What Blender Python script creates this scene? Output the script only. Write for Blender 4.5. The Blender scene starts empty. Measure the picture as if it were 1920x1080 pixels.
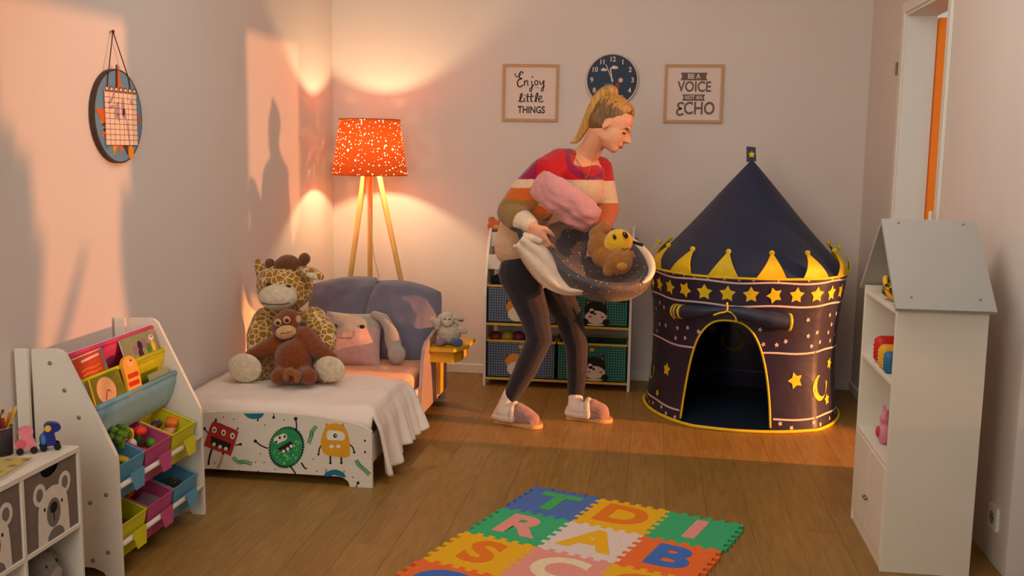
import bpy, bmesh, math, random
from mathutils import Vector, Matrix, Euler, noise
random.seed(7)
PI = math.pi
scene = bpy.context.scene
COL = scene.collection
V = Vector

# ------------------------------------------------------------------ camera
FOC = 1908.0; CAMH = 1.3
yaw = math.atan(265/1926.); pit = math.atan(260/1908.); roll = 0.015
CF = V((-math.sin(yaw)*math.cos(pit), math.cos(yaw)*math.cos(pit), -math.sin(pit)))
R0 = V((math.cos(yaw), math.sin(yaw), 0)); U0 = R0.cross(CF)
CR = R0*math.cos(roll) + U0*math.sin(roll); CU = CR.cross(CF)
CP = V((0, 0, CAMH))
cd = bpy.data.cameras.new('camera'); cam = bpy.data.objects.new('camera', cd); COL.objects.link(cam)
cd.sensor_width = 36; cd.lens = FOC/1920*36; cd.clip_start = .05; cd.clip_end = 100
cam.matrix_world = Matrix(((CR.x, CU.x, -CF.x, CP.x), (CR.y, CU.y, -CF.y, CP.y), (CR.z, CU.z, -CF.z, CP.z), (0, 0, 0, 1)))
scene.camera = cam

# ------------------------------------------------------------------ light
w = bpy.data.worlds.new('dusk_sky'); scene.world = w; w.use_nodes = True
bg = w.node_tree.nodes['Background']; bg.inputs[0].default_value = (1, .98, .94, 1); bg.inputs[1].default_value = .46
sd = bpy.data.lights.new('evening_sun', 'SUN'); so = bpy.data.objects.new('evening_sun', sd); COL.objects.link(so)
sd.energy = 1.9; sd.color = (1, .37, .145); sd.angle = math.radians(1.3)
so.rotation_euler = V((-1, .075, -.038)).to_track_quat('-Z', 'Y').to_euler(); so.location = (6, 3, 2)
ad = bpy.data.lights.new('ceiling_fill', 'AREA'); ao = bpy.data.objects.new('ceiling_fill', ad); COL.objects.link(ao)  # added soft overhead fill, not a fixture of the room
ad.shape = 'RECTANGLE'; ad.size = 1.9; ad.size_y = 1.6; ad.energy = 26; ad.color = (1, .965, .90)
ao.location = (-.25, 3.2, 2.4); ao.rotation_euler = (math.radians(48), 0, 0)
rd = bpy.data.lights.new('rear_fill_light', 'AREA'); ro = bpy.data.objects.new('rear_fill_light', rd); COL.objects.link(ro)  # added fill from behind the camera; no window is built there
rd.shape = 'RECTANGLE'; rd.size = 1.2; rd.size_y = 1.4; rd.energy = 25; rd.color = (1, .90, .76)
ro.location = (-1.1, .1, 1.6); ro.rotation_euler = V((-.05, 1, -.22)).to_track_quat('-Z', 'Y').to_euler()
hd = bpy.data.lights.new('hall_spot', 'SPOT'); ho = bpy.data.objects.new('hall_spot', hd); COL.objects.link(ho)
hd.energy = 2600; hd.color = (1, .36, .10); hd.spot_size = math.radians(15); hd.spot_blend = .35; hd.shadow_soft_size = .03
ho.location = (5.0, 4.12, 1.05); ho.rotation_euler = (V((-.75, 4.75, .10))-ho.location).to_track_quat('-Z', 'Y').to_euler()
vs = scene.view_settings
vs.view_transform = 'Standard'; vs.look = 'None'; vs.gamma = 1; vs.use_curve_mapping = False; vs.exposure = 0.0

# ------------------------------------------------------------------ helpers
def ray(px, py): return CF + CR*((px-960)/FOC) + CU*((540-py)/FOC)
def at(px, py, ax, val):
    d = ray(px, py); return CP + d*((val-CP[ax])/d[ax])
def J(px, py, Y): return at(px, py, 1, Y)
def lin(c):
    c = c/255.
    return c/12.92 if c <= .04045 else ((c+.055)/1.055)**2.4
def rgb(c): return (lin(c[0]), lin(c[1]), lin(c[2]), 1)
MATS = {}
def mat(name, c, rough=.6, var=.08, scale=25, bump=.0, bscale=None, spec=.3, sheen=0, metal=0, stretch=None, alpha=None, trans=0):
    if name in MATS: return MATS[name]
    m = bpy.data.materials.new(name); m.use_nodes = True; MATS[name] = m
    nt = m.node_tree; N = nt.nodes; L = nt.links; b = N['Principled BSDF']
    tc = N.new('ShaderNodeTexCoord'); mp = N.new('ShaderNodeMapping'); L.new(tc.outputs['Object'], mp.inputs[0])
    if stretch: mp.inputs['Scale'].default_value = stretch
    nz = N.new('ShaderNodeTexNoise'); nz.inputs['Scale'].default_value = scale; nz.inputs['Detail'].default_value = 4
    L.new(mp.outputs[0], nz.inputs['Vector'])
    mr = N.new('ShaderNodeMapRange'); mr.inputs['From Min'].default_value = .3; mr.inputs['From Max'].default_value = .7
    mr.inputs['To Min'].default_value = 1-var; mr.inputs['To Max'].default_value = 1+var
    L.new(nz.outputs['Fac'], mr.inputs['Value'])
    hv = N.new('ShaderNodeHueSaturation'); hv.inputs['Color'].default_value = rgb(c); L.new(mr.outputs[0], hv.inputs['Value'])
    L.new(hv.outputs[0], b.inputs['Base Color'])
    b.inputs['Roughness'].default_value = rough; b.inputs['Specular IOR Level'].default_value = spec; b.inputs['Metallic'].default_value = metal
    if sheen: b.inputs['Sheen Weight'].default_value = sheen
    if trans: b.inputs['Transmission Weight'].default_value = trans
    if alpha is not None: b.inputs['Alpha'].default_value = alpha
    if bump:
        n2 = N.new('ShaderNodeTexNoise'); n2.inputs['Scale'].default_value = bscale or scale*4; n2.inputs['Detail'].default_value = 3
        L.new(mp.outputs[0], n2.inputs['Vector'])
        bp = N.new('ShaderNodeBump'); bp.inputs['Strength'].default_value = bump; bp.inputs['Distance'].default_value = .01
        L.new(n2.outputs['Fac'], bp.inputs['Height']); L.new(bp.outputs[0], b.inputs['Normal'])
    return m
def plush(name, c, var=.16): return mat(name, c, .95, var, 60, .7, 220, .05, .35)
def voronoi_mat(name, c1, c2, scale, edge=.06, feature='DISTANCE_TO_EDGE', rnd=1.0, rough=.95, swz=None, inv=False):
    m = mat(name, c1, rough, .12, 50, .5, 220, .08, .25); nt = m.node_tree; N = nt.nodes; L = nt.links
    b = N['Principled BSDF']; old = b.inputs['Base Color'].links[0].from_socket
    tc = N.new('ShaderNodeTexCoord'); vec = tc.outputs['Object']
    vo = N.new('ShaderNodeTexVoronoi'); vo.feature = feature; vo.inputs['Scale'].default_value = scale; vo.inputs['Randomness'].default_value = rnd
    if swz:
        vo.voronoi_dimensions = '2D'
        sx = N.new('ShaderNodeSeparateXYZ'); cx = N.new('ShaderNodeCombineXYZ'); L.new(vec, sx.inputs[0])
        L.new(sx.outputs[swz[0]], cx.inputs[0]); L.new(sx.outputs[swz[1]], cx.inputs[1]); vec = cx.outputs[0]
    L.new(vec, vo.inputs['Vector'])
    mr = N.new('ShaderNodeMapRange'); mr.inputs['From Min'].default_value = edge*.7; mr.inputs['From Max'].default_value = edge*1.3
    L.new(vo.outputs['Distance'], mr.inputs['Value'])
    mx = N.new('ShaderNodeMix'); mx.data_type = 'RGBA'
    L.new(mr.outputs[0], mx.inputs[0]); mx.inputs[6].default_value = rgb(c2); L.new(old, mx.inputs[7])
    L.new(mx.outputs[2], b.inputs['Base Color'])
    return m

def rotm(e): return Euler(e).to_matrix().to_4x4()
def frame(o, x, y, z):
    return Matrix(((x.x, y.x, z.x, o.x), (x.y, y.y, z.y, o.y), (x.z, y.z, z.z, o.z), (0, 0, 0, 1)))
def basis(d, up=V((0, 0, 1))):
    d = V(d).normalized()
    if abs(d.dot(up)) > .98: up = V((0, 1, 0))
    x = up.cross(d).normalized(); return x, d.cross(x).normalized(), d
class MB:
    def __init__(s): s.v = []; s.f = []; s.m = []
    def add(s, vs, fs, mi=0, M=None):
        n = len(s.v)
        for p in vs: s.v.append(tuple(M @ V(p)) if M is not None else tuple(p))
        for f in fs: s.f.append(tuple(i+n for i in f)); s.m.append(mi)
        return s
    def box(s, c, d, mi=0, rot=None, bev=0, seg=1):
        M = Matrix.Translation(c) @ (rotm(rot) if rot else Matrix())
        bm = bmesh.new(); bmesh.ops.create_cube(bm, size=1)
        bmesh.ops.scale(bm, vec=d, verts=bm.verts)
        if bev: bmesh.ops.bevel(bm, geom=list(bm.edges), offset=bev, segments=seg, affect='EDGES', profile=.5)
        bm.verts.index_update()
        s.add([v.co.copy() for v in bm.verts], [[v.index for v in f.verts] for f in bm.faces], mi, M); bm.free(); return s
    def bb(s, a, b, mi=0, bev=0, seg=1):
        a = V(a); b = V(b); return s.box((a+b)/2, [abs(t) for t in (b-a)], mi, None, bev, seg)
    def tube(s, pts, r, n=8, mi=0, closed=False, caps=True, flat=1.0):
        pts = [V(p) for p in pts]; k = len(pts)
        rr = r if isinstance(r, (list, tuple)) else [r]*k
        up = None; vs = []
        for i, p in enumerate(pts):
            if closed: t = pts[(i+1) % k]-pts[i-1]
            else: t = pts[min(i+1, k-1)]-pts[max(i-1, 0)]
            t = t.normalized() if t.length > 1e-9 else V((0, 0, 1))
            if up is None:
                up = V((0, 0, 1)) if abs(t.z) < .9 else V((0, 1, 0))
            x = up.cross(t)
            if x.length < 1e-6: x = V((1, 0, 0)).cross(t)
            x.normalize(); y = t.cross(x).normalized(); up = y
            for j in range(n):
                a = 2*PI*j/n; vs.append(p + x*(math.cos(a)*rr[i]) + y*(math.sin(a)*rr[i]*flat))
        fs = []
        for i in range(k if closed else k-1):
            i2 = (i+1) % k
            for j in range(n):
                j2 = (j+1) % n; fs.append((i*n+j, i*n+j2, i2*n+j2, i2*n+j))
        if caps and not closed: fs.append(tuple(range(n))[::-1]); fs.append(tuple((k-1)*n+j for j in range(n)))
        return s.add(vs, fs, mi)
    def lathe(s, prof, n=24, mi=0, M=None, capb=True, capt=True):
        vs = []; fs = []
        for r, z in prof:
            for j in range(n):
                a = 2*PI*j/n; vs.append((r*math.cos(a), r*math.sin(a), z))
        k = len(prof)
        for i in range(k-1):
            for j in range(n):
                j2 = (j+1) % n; fs.append((i*n+j, i*n+j2, (i+1)*n+j2, (i+1)*n+j))
        if capb: fs.append(tuple(range(n))[::-1])
        if capt: fs.append(tuple((k-1)*n+j for j in range(n)))
        return s.add(vs, fs, mi, M)
    def ell(s, c, r, mi=0, rot=None, nu=16, nv=10, M=None):
        r = (r, r, r) if isinstance(r, (int, float)) else r
        T = M if M is not None else Matrix.Translation(c) @ (rotm(rot) if rot else Matrix())
        vs = [(0, 0, r[2])]; fs = []
        for i in range(1, nv):
            th = PI*i/nv
            for j in range(nu):
                a = 2*PI*j/nu; vs.append((r[0]*math.sin(th)*math.cos(a), r[1]*math.sin(th)*math.sin(a), r[2]*math.cos(th)))
        vs.append((0, 0, -r[2])); e = len(vs)-1
        for j in range(nu): fs.append((0, 1+j, 1+(j+1) % nu)); fs.append((e, e-nu+(j+1) % nu, e-nu+j))
        for i in range(nv-2):
            for j in range(nu):
                a = 1+i*nu; fs.append((a+j, a+nu+j, a+nu+(j+1) % nu, a+(j+1) % nu))
        return s.add(vs, fs, mi, T)
    def prism(s, poly, z0, z1, mi=0, M=None):
        n = len(poly)
        vs = [(p[0], p[1], z0) for p in poly]+[(p[0], p[1], z1) for p in poly]
        fs = [tuple(range(n))[::-1], tuple(range(n, 2*n))]+[(i, (i+1) % n, n+(i+1) % n, n+i) for i in range(n)]
        return s.add(vs, fs, mi, M)
    def sheet(s, grid, mi=0, closed_u=False):
        nu = len(grid); nv = len(grid[0]); vs = [p for row in grid for p in row]; fs = []
        for i in range(nu if closed_u else nu-1):
            for j in range(nv-1):
                i2 = (i+1) % nu; fs.append((i*nv+j, i2*nv+j, i2*nv+j+1, i*nv+j+1))
        return s.add(vs, fs, mi)
    def mesh(s, name):
        me = bpy.data.meshes.new(name); me.from_pydata(s.v, [], s.f); return me
    def build(s, name, mats, parent=None, smooth=False, recalc=True, sol=0, sub=0, origin=None):
        me = s.mesh(name)
        mats = mats if isinstance(mats, (list, tuple)) else [mats]
        for m in mats: me.materials.append(m)
        me.polygons.foreach_set('material_index', s.m)
        if recalc:
            bm = bmesh.new(); bm.from_mesh(me); bmesh.ops.recalc_face_normals(bm, faces=bm.faces); bm.to_mesh(me); bm.free()
        if smooth: me.shade_smooth() if smooth is True else me.set_sharp_from_angle(angle=smooth)
        if smooth and smooth is not True: me.shade_smooth(); me.set_sharp_from_angle(angle=smooth)
        o = bpy.data.objects.new(name, me); COL.objects.link(o)
        if parent is not None:
            o.parent = parent; o.matrix_parent_inverse = parent.matrix_basis.inverted()
        if sol: md = o.modifiers.new('thickness', 'SOLIDIFY'); md.thickness = sol; md.offset = 0
        if sub: md = o.modifiers.new('soft', 'SUBSURF'); md.levels = sub; md.render_levels = sub
        return o
def thing(name, loc, label, cat, group=None):
    o = bpy.data.objects.new(name, None); COL.objects.link(o); o.location = loc; o.empty_display_size = .05
    return tag(o, label, cat, group)
def tag(o, label, cat, group=None):
    o['label'] = label; o['category'] = cat
    if group: o['group'] = group
    return o
def struct(o): o['kind'] = 'structure'; return o
def fit(mb, origin):
    """shift an MB's vertices so that they are local to origin (for one-mesh things)"""
    o = V(origin); mb.v = [tuple(V(p)-o) for p in mb.v]; return mb
def one(mb, name, mats, origin, label, cat, group=None, **k):
    o = fit(mb, origin).build(name, mats, None, **k); o.location = origin; return tag(o, label, cat, group)

def chain_mb(mb, pts, rad, n=12, mi=0):
    """round-ended tapered chain"""
    for p, r in zip(pts, rad): mb.ell(p, r, mi, nu=n, nv=max(6, n//2))
    for a, b, ra, rb in zip(pts[:-1], pts[1:], rad[:-1], rad[1:]): mb.tube([a, b], [ra, rb], n, mi)
def blob(name, prims, mats, parent, voxel=.006, smooth=6, fmat=None, fac=.5):
    """union of rounded primitives remeshed into one continuous skin.  prims: ('e',c,r,rot) or ('c',pts,radii)"""
    mb = MB()
    for p in prims:
        if p[0] == 'e': mb.ell(p[1], p[2], 0, p[3] if len(p) > 3 else None, 20, 14)
        elif p[0] == 'm': mb.ell(None, p[2], 0, None, 20, 14, M=p[1])
        elif p[0] == 'b': mb.box(p[1], p[2], 0, p[3] if len(p) > 3 else None, p[4] if len(p) > 4 else .005, 2)
        else: chain_mb(mb, [V(q) for q in p[1]], p[2])
    me = mb.mesh('tmp'); o = bpy.data.objects.new('tmp', me); COL.objects.link(o)
    bm = bmesh.new(); bm.from_mesh(me); bmesh.ops.recalc_face_normals(bm, faces=bm.faces); bm.to_mesh(me); bm.free()
    r = o.modifiers.new('r', 'REMESH'); r.mode = 'VOXEL'; r.voxel_size = voxel
    s = o.modifiers.new('s', 'SMOOTH'); s.factor = fac; s.iterations = smooth
    dg = bpy.context.evaluated_depsgraph_get()
    me2 = bpy.data.meshes.new_from_object(o.evaluated_get(dg)); me2.name = name
    bpy.data.objects.remove(o); bpy.data.meshes.remove(me)
    me2.materials.clear()
    mats = mats if isinstance(mats, (list, tuple)) else [mats]
    for m in mats: me2.materials.append(m)
    if fmat:
        for p in me2.polygons: p.material_index = fmat(p.center)
    me2.shade_smooth()
    ob = bpy.data.objects.new(name, me2); COL.objects.link(ob)
    if parent is not None: ob.parent = parent; ob.matrix_parent_inverse = parent.matrix_basis.inverted()
    return ob
def cr(pts, n=8, closed=False):
    """Catmull-Rom through points"""
    P = [V(p) for p in pts]; out = []; k = len(P)
    for i in range(k if closed else k-1):
        p0 = P[i-1] if (i > 0 or closed) else P[0]*2-P[1]; p1 = P[i]; p2 = P[(i+1) % k]
        p3 = P[(i+2) % k] if (i+2 < k or closed) else P[-1]*2-P[-2]
        for j in range(n):
            t = j/n
            out.append(.5*((2*p1)+(p2-p0)*t+(2*p0-5*p1+4*p2-p3)*t*t+(3*p1-p0-3*p2+p3)*t**3))
    if not closed: out.append(P[-1])
    return out
def star(r, r2=.5, n=5, rot=PI/2):
    return [((r if i % 2 == 0 else r*r2)*math.cos(rot+PI*i/n), (r if i % 2 == 0 else r*r2)*math.sin(rot+PI*i/n)) for i in range(2*n)]
def oval(cx, cy, rx, ry, n=24, rot=0):
    c, s = math.cos(rot), math.sin(rot)
    return [(cx+rx*math.cos(a)*c-ry*math.sin(a)*s, cy+rx*math.cos(a)*s+ry*math.sin(a)*c) for a in (2*PI*i/n for i in range(n))]
def rrect(w, h, r, cx=0, cy=0, n=4):
    out = []
    for qx, qy, a0 in ((1, 1, 0), (-1, 1, PI/2), (-1, -1, PI), (1, -1, 3*PI/2)):
        for i in range(n+1):
            a = a0+PI/2*i/n; out.append((cx+qx*(w/2-r)+r*math.cos(a), cy+qy*(h/2-r)+r*math.sin(a)))
    return out
def stroke(pts, w, n=6):
    """ribbon polygon pieces along a smooth 2D stroke -> list of quads"""
    c = cr([(p[0], p[1], 0) for p in pts], n) if len(pts) > 2 else [V((p[0], p[1], 0)) for p in pts]
    L = []; R = []
    for i, p in enumerate(c):
        t = (c[min(i+1, len(c)-1)]-c[max(i-1, 0)]).normalized(); nn = V((-t.y, t.x, 0))*(w/2)
        L.append(p+nn); R.append(p-nn)
    return [[tuple(L[i])[:2], tuple(R[i])[:2], tuple(R[i+1])[:2], tuple(L[i+1])[:2]] for i in range(len(c)-1)]
def add_stroke(mb, pts, w, z0, z1, mi, M, n=6):
    for q in stroke(pts, w, n): mb.prism(q, z0, z1, mi, M)
def text_mb(mb, txt, size, z0, z1, mi, M, cx=0, cy=0, sx=1.0, bold=0, shear=0):
    cu = bpy.data.curves.new('t', 'FONT'); cu.body = txt; cu.size = size; cu.align_x = 'CENTER'; cu.align_y = 'CENTER'
    cu.offset = bold; cu.shear = shear; cu.extrude = (z1-z0)/2; cu.resolution_u = 4
    o = bpy.data.objects.new('t', cu); COL.objects.link(o)
    dg = bpy.context.evaluated_depsgraph_get(); me = bpy.data.meshes.new_from_object(o.evaluated_get(dg))
    T = M @ Matrix.Translation((cx, cy, (z0+z1)/2)) @ Matrix.Diagonal((sx, 1, 1, 1))
    mb.add([v.co.copy() for v in me.vertices], [list(p.vertices) for p in me.polygons], mi, T)
    bpy.data.objects.remove(o); bpy.data.curves.remove(cu); bpy.data.meshes.remove(me)
# plane frames: local x right, local y up, local z out of the surface
def face_back(x, z, y): return frame(V((x, y, z)), V((1, 0, 0)), V((0, 0, 1)), V((0, -1, 0)))     # faces the camera (-Y)
def face_right(y, z, x): return frame(V((x, y, z)), V((0, 1, 0)), V((0, 0, 1)), V((1, 0, 0)))       # faces +X
# ------------------------------------------------------------------ room shell
XL, XR, YB, ZC = -1.85, 1.12, 5.75, 2.6
WALL = mat('wall_paint', (220, 208, 200), .85, .015, 3, .05, 300, .15)
WHITE = mat('white_trim_paint', (226, 220, 208), .5, .02, 8, 0, None, .35)
CEIL = mat('ceiling_paint', (235, 228, 220), .9, .01, 3)
UNDER = mat('screed', (110, 78, 44), .9)
struct(MB().bb((XL, -.6, -.05), (3.6, YB, -.011)).build('floor', UNDER)); FLOOR = bpy.data.objects['floor']
def wood_floor():
    m = mat('oak_laminate', (144, 108, 52), .42, .18, 9, .03, 60, .4, stretch=(9, .8, 1)); nt = m.node_tree; N = nt.nodes; L = nt.links
    mp = [n for n in N if n.type == 'MAPPING'][0]; oi = N.new('ShaderNodeObjectInfo'); vm = N.new('ShaderNodeVectorMath'); vm.operation = 'SCALE'
    vm.inputs[0].default_value = (37, 53, 11); L.new(oi.outputs['Random'], vm.inputs['Scale']); L.new(vm.outputs[0], mp.inputs['Location'])
    b = N['Principled BSDF']; hv = b.inputs['Base Color'].links[0].from_node
    h2 = N.new('ShaderNodeHueSaturation'); mr = N.new('ShaderNodeMapRange'); mr.inputs['To Min'].default_value = .93; mr.inputs['To Max'].default_value = 1.05
    L.new(oi.outputs['Random'], mr.inputs['Value']); L.new(mr.outputs[0], h2.inputs['Value']); L.new(hv.outputs[0], h2.inputs['Color']); L.new(h2.outputs[0], b.inputs['Base Color'])
    return m
OAK = wood_floor()
PW, PL = .1485, 1.25
pm = MB().box((PW/2, PL/2, -.0055), (PW-.0007, PL-.0007, .011), 0, None, .0004)
pme = pm.mesh('plank'); pme.materials.append(OAK)
def plank_mesh(l):
    q = MB().box((PW/2, l/2, -.0055), (PW-.0007, l-.0007, .011), 0, None, .0004).mesh('plank'); q.materials.append(OAK); return q
ends = {}
for i in range(20):
    y = .9-PL*((i*.37) % 1)
    while y < YB-.01:
        l = min(PL, YB-y)
        me = pme if l > PL-.001 else ends.setdefault(round(l, 3), None) or plank_mesh(l)
        if l <= PL-.001: ends[round(l, 3)] = me
        o = bpy.data.objects.new('plank', me); COL.objects.link(o); o.location = (XL+i*PW, y, 0); o.parent = FLOOR; y += l
struct(MB().bb((XL-.12, -.6, -.05), (XL, YB+.12, ZC)).build('wall_left', WALL))
struct(MB().bb((XL, YB, -.05), (XR+.14, YB+.12, ZC)).build('wall_back', WALL))
struct(MB().bb((XL-.12, -.6, ZC), (XR+.14, YB+.12, ZC+.1)).build('ceiling', CEIL))
# right wall with the hall doorway (Y 4.26..4.96) and an open end towards the camera
D0, D1, DH, WT = 4.27, 4.965, 1.93, .125
wr = MB()
wr.bb((XR, D1+.012, -.05), (XR+WT, YB, ZC)); wr.bb((XR, 3.20, -.05), (XR+WT, D0-.012, ZC)); wr.bb((XR, D0-.012, DH+.012), (XR+WT, D1+.012, ZC))
wr.bb((XR, -.6, 1.84), (XR+WT, 3.20, ZC)); wr.bb((XR, -.6, -.05), (XR+WT, 2.47, 1.84)) 
struct(wr.build('wall_right', WALL))
d = struct(MB().bb((XR-.005, D0-.012, 0), (XR+WT+.005, D0, DH)).build('door_1', WHITE))
dp = MB().bb((XR-.005, D1, 0), (XR+WT+.005, D1+.012, DH)); dp.build('door_jamb', WHITE, d)
MB().bb((XR-.005, D0-.012, DH), (XR+WT+.005, D1+.012, DH+.012)).build('door_head', WHITE, d)
for n, a, b in (('casing', (XR-.014, D0-.062, 0), (XR, D0-.012, DH+.062)), ('casing', (XR-.014, D1+.012, 0), (XR, D1+.062, DH+.062)), ('casing', (XR-.014, D0-.012, DH+.012), (XR, D1+.012, DH+.062))):
    MB().bb(a, b, 0, .003).build(n, WHITE, d)
ORANGE = mat('orange_hall_glow', (250, 132, 24), .5, .03, 6)  # leaf added beyond the door; next room's orange light is put into its colour
MB().bb((XR+WT+.01, D1-.02, .01), (XR+WT+.78, D1+.02, DH-.01), 0, .002).build('door_leaf', ORANGE, d)
STEEL = mat('brushed_steel', (150, 140, 128), .35, .05, 40, metal=.8)
MB().bb((XR-.022, 5.045, 1.67), (XR-.012, 5.06, 1.73), 0, .002).build('latch_plate', STEEL, d)
lh = MB(); lh.tube([(XR-.014, 4.155, 1.045), (XR-.05, 4.155, 1.045)], .009, 10); lh.tube([(XR-.05, 4.155, 1.045), (XR-.05, 4.155, 1.085)], .008, 10)
tag(lh.build('wall_hook', WHITE), 'small white wall hook beside the doorway, above the grey house roof', 'hook')
struct(MB().bb((XL, YB-.014, 0), (XR, YB, .055), 0, .003).build('baseboard_back', WHITE))
bl = MB(); bl.bb((XR-.014, D1+.062, 0), (XR, YB-.014, .055), 0, .003)
struct(bl.build('baseboard_right', WHITE))
struct(MB().bb((XL, .5, 0), (XL+.014, YB-.014, .055), 0, .003).build('baseboard_left', WHITE))
# unseen planter added to block the low sun, with a leafy plant out by the window opening (throws the leaf shadows on the left wall)
LEAF = mat('leaf_green', (60, 90, 45), .5, .2, 20); CLAY = mat('planter_grey', (120, 115, 108), .8)
pl = thing('sun_block_planter', (1.62, 2.75, 0), 'unseen grey planter added to block low sun, with broad-leaved plant outside the right-hand opening', 'planter')
pb = MB().bb((1.50, 2.1, 0), (1.74, 3.4, .5), 0, .01); pb.build('sun_block_trough', CLAY, pl)
random.seed(3)
for k, (y, tz, lean, ww) in enumerate(((2.45, 1.50, .03, .09), (2.42, 1.42, .14, .06), (2.40, 1.25, -.05, .07), (2.47, 1.30, .02, .08), (2.50, 1.10, .36, .022), (2.46, 1.18, .16, .024), (3.22, 1.30, -.10, .07), (3.26, 1.20, -.14, .07), (3.24, 1.05, -.02, .08))):
    a = V((1.62, y, .48)); b = V((1.62+.03*(k % 3-1), y+lean, tz)); m_ = (a+b)/2+V((.03, lean*.1, .06)); lf = MB()
    c = cr([a, m_, b], 6); wd = [.008+ww*math.sin(PI*min(1, i/(len(c)-1)*1.02))**.8 for i in range(len(c))]
    lf.sheet([[p+V((.01, -q, 0)), p+V((-.006, 0, 0)), p+V((.01, q, 0))] for p, q in zip(c, wd)])
    lf.build('leaf', LEAF, pl, True, sol=.002)
# ------------------------------------------------------------------ left cabinet with bear drawers
MELA = mat('white_melamine', (228, 219, 206), .45, .02, 10, 0, None, .35)
GREYFAB = mat('grey_drawer_fabric', (124, 110, 100), .9, .08, 60, .2, 400, .1)
CREAM = mat('cream_print', (222, 212, 198), .8, .04, 40)
MIDGREY = mat('mid_grey_print', (120, 112, 106), .8, .05, 40)
BLACK = mat('black_print', (22, 20, 20), .6, .05, 40)
DARK = mat('hole_shade', (20, 18, 16), .9)  # shade inside holes, put in as a near-black colour
cab = thing('cubby_cabinet', (-1.67, 2.08, 0), 'low white cubby cabinet with bear-faced grey drawers in the bottom left corner', 'cabinet')
CX0, CX1, CT = -1.835, -1.50, .497
cols = [1.70, 1.958, 2.206, 2.452]
MB().bb((CX0, 1.694, CT-.016), (CX1, 2.458, CT), 0, .002).build('top_panel', MELA, cab)
for i, y in enumerate(cols): MB().bb((CX0, y-.006, 0), (CX1, y+.006, CT-.016), 0, .001).build('upright', MELA, cab)
for z in (.275, .055):
    for i in range(3): MB().bb((CX0, cols[i]+.006, z), (CX1, cols[i+1]-.006, z+.012), 0, .001).build('shelf', MELA, cab)
MB().bb((CX0, 1.706, .067), (CX0+.006, 2.446, CT-.016)).build('back_panel', MELA, cab)
def bear_drawer(i, label):
    y0, y1, z0, z1 = cols[i]+.008, cols[i+1]-.008, .288, .479
    t = thing('fabric_cube', (CX1-.16, (y0+y1)/2, z0), label, 'storage cube', 'bear drawers in the white cabinet')
    m = MB(); xf = CX1-.006
    for a, b in (((CX0+.02, y0, z0), (xf, y0+.004, z1)), ((CX0+.02, y1-.004, z0), (xf, y1, z1)), ((CX0+.02, y0, z0), (CX0+.024, y1, z1)), ((CX0+.02, y0, z0), (xf, y1, z0+.004))): m.bb(a, b)
    m.build('box', GREYFAB, t)
    W, H = y1-y0, z1-z0; F = face_right(y0, z0, xf)
    # front panel with a half-round finger cut-out at its top edge
    cut = [(W*.5+.042*math.cos(a), H-.026*math.sin(a)) for a in (PI*k/10 for k in range(11))]
    MB().prism([(0, 0), (W, 0), (W, H)]+cut+[(0, H)], -.004, .001, 0, F).build('front_panel', GREYFAB, t)
    MB().bb((xf-.02, y0+.05, z1-.05), (xf-.012, y1-.05, z1)).build('cutout_shade', DARK, t)  # dark sheet standing in for the shade behind the finger cut-out
    p = MB(); c = W*.52
    for sx in (-1, 1):
        p.prism(oval(c+sx*W*.24, H*.69, W*.115, H*.15), .001, .0016, 0, F); p.prism(oval(c+sx*W*.24, H*.69, W*.06, H*.09), .0016, .0021, 1, F)
    body = [(c-W*.30, 0), (c+W*.30, 0), (c+W*.29, H*.3)]+[(c+W*.28*math.cos(a), H*.42+H*.31*math.sin(a)) for a in (PI*k/14 for k in range(15))]+[(c-W*.29, H*.3)]
    p.prism(body, .0016, .0022, 0, F)
    p.prism([(c+W*.03+W*.16*math.cos(a), H*.15*math.sin(a)) for a in (PI*k/12 for k in range(13))], .0022, .0028, 1, F)
    p.prism(oval(c, H*.36, W*.13, H*.2), .0022, .0028, 1, F); p.prism(oval(c, H*.43, W*.07, H*.075), .0028, .0034, 2, F)
    p.prism([(c-.0015, H*.24), (c+.0015, H*.24), (c+.0015, H*.38), (c-.0015, H*.38)], .0028, .0034, 2, F)
    for sx in (-1, 1): p.prism(oval(c+sx*W*.165, H*.46, W*.017, H*.027, 10), .0022, .0028, 2, F)
    p.build('bear_face', [CREAM, MIDGREY, BLACK], t)
bear_drawer(2, 'grey fabric drawer with a whole white bear face, right end of the low cabinet')
bear_drawer(1, 'grey drawer at the left picture edge, only one bear ear and cheek in view')
# grey plush in the open cubby below
gp = thing('grey_plush', (-1.60, 2.33, .068), 'soft grey plush animal with pinkish muzzle slumped in the lower cubby', 'plush toy')
GREYPL = plush('grey_plush_fur', (120, 112, 108)); PINKGR = plush('pinkish_grey_fur', (150, 128, 122))
blob('body', [('e', (-1.62, 2.33, .125), (.07, .085, .057)), ('e', (-1.57, 2.335, .195), (.06, .062, .05)), ('e', (-1.585, 2.275, .20), (.02, .035, .045)), ('e', (-1.57, 2.40, .185), (.02, .03, .04)), ('c', [(-1.56, 2.27, .12), (-1.54, 2.25, .09)], [.028, .022]), ('c', [(-1.56, 2.39, .12), (-1.54, 2.41, .09)], [.028, .022])], GREYPL, gp, .005)
fit_m = MB().ell((-1.528, 2.345, .18), (.026, .036, .026)); fit_m.build('muzzle', PINKGR, gp, True)
for dy in (-.02, .025): MB().ell((-1.523, 2.337+dy, .213), .006, nu=8, nv=6).build('eye', BLACK, gp, True)
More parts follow.
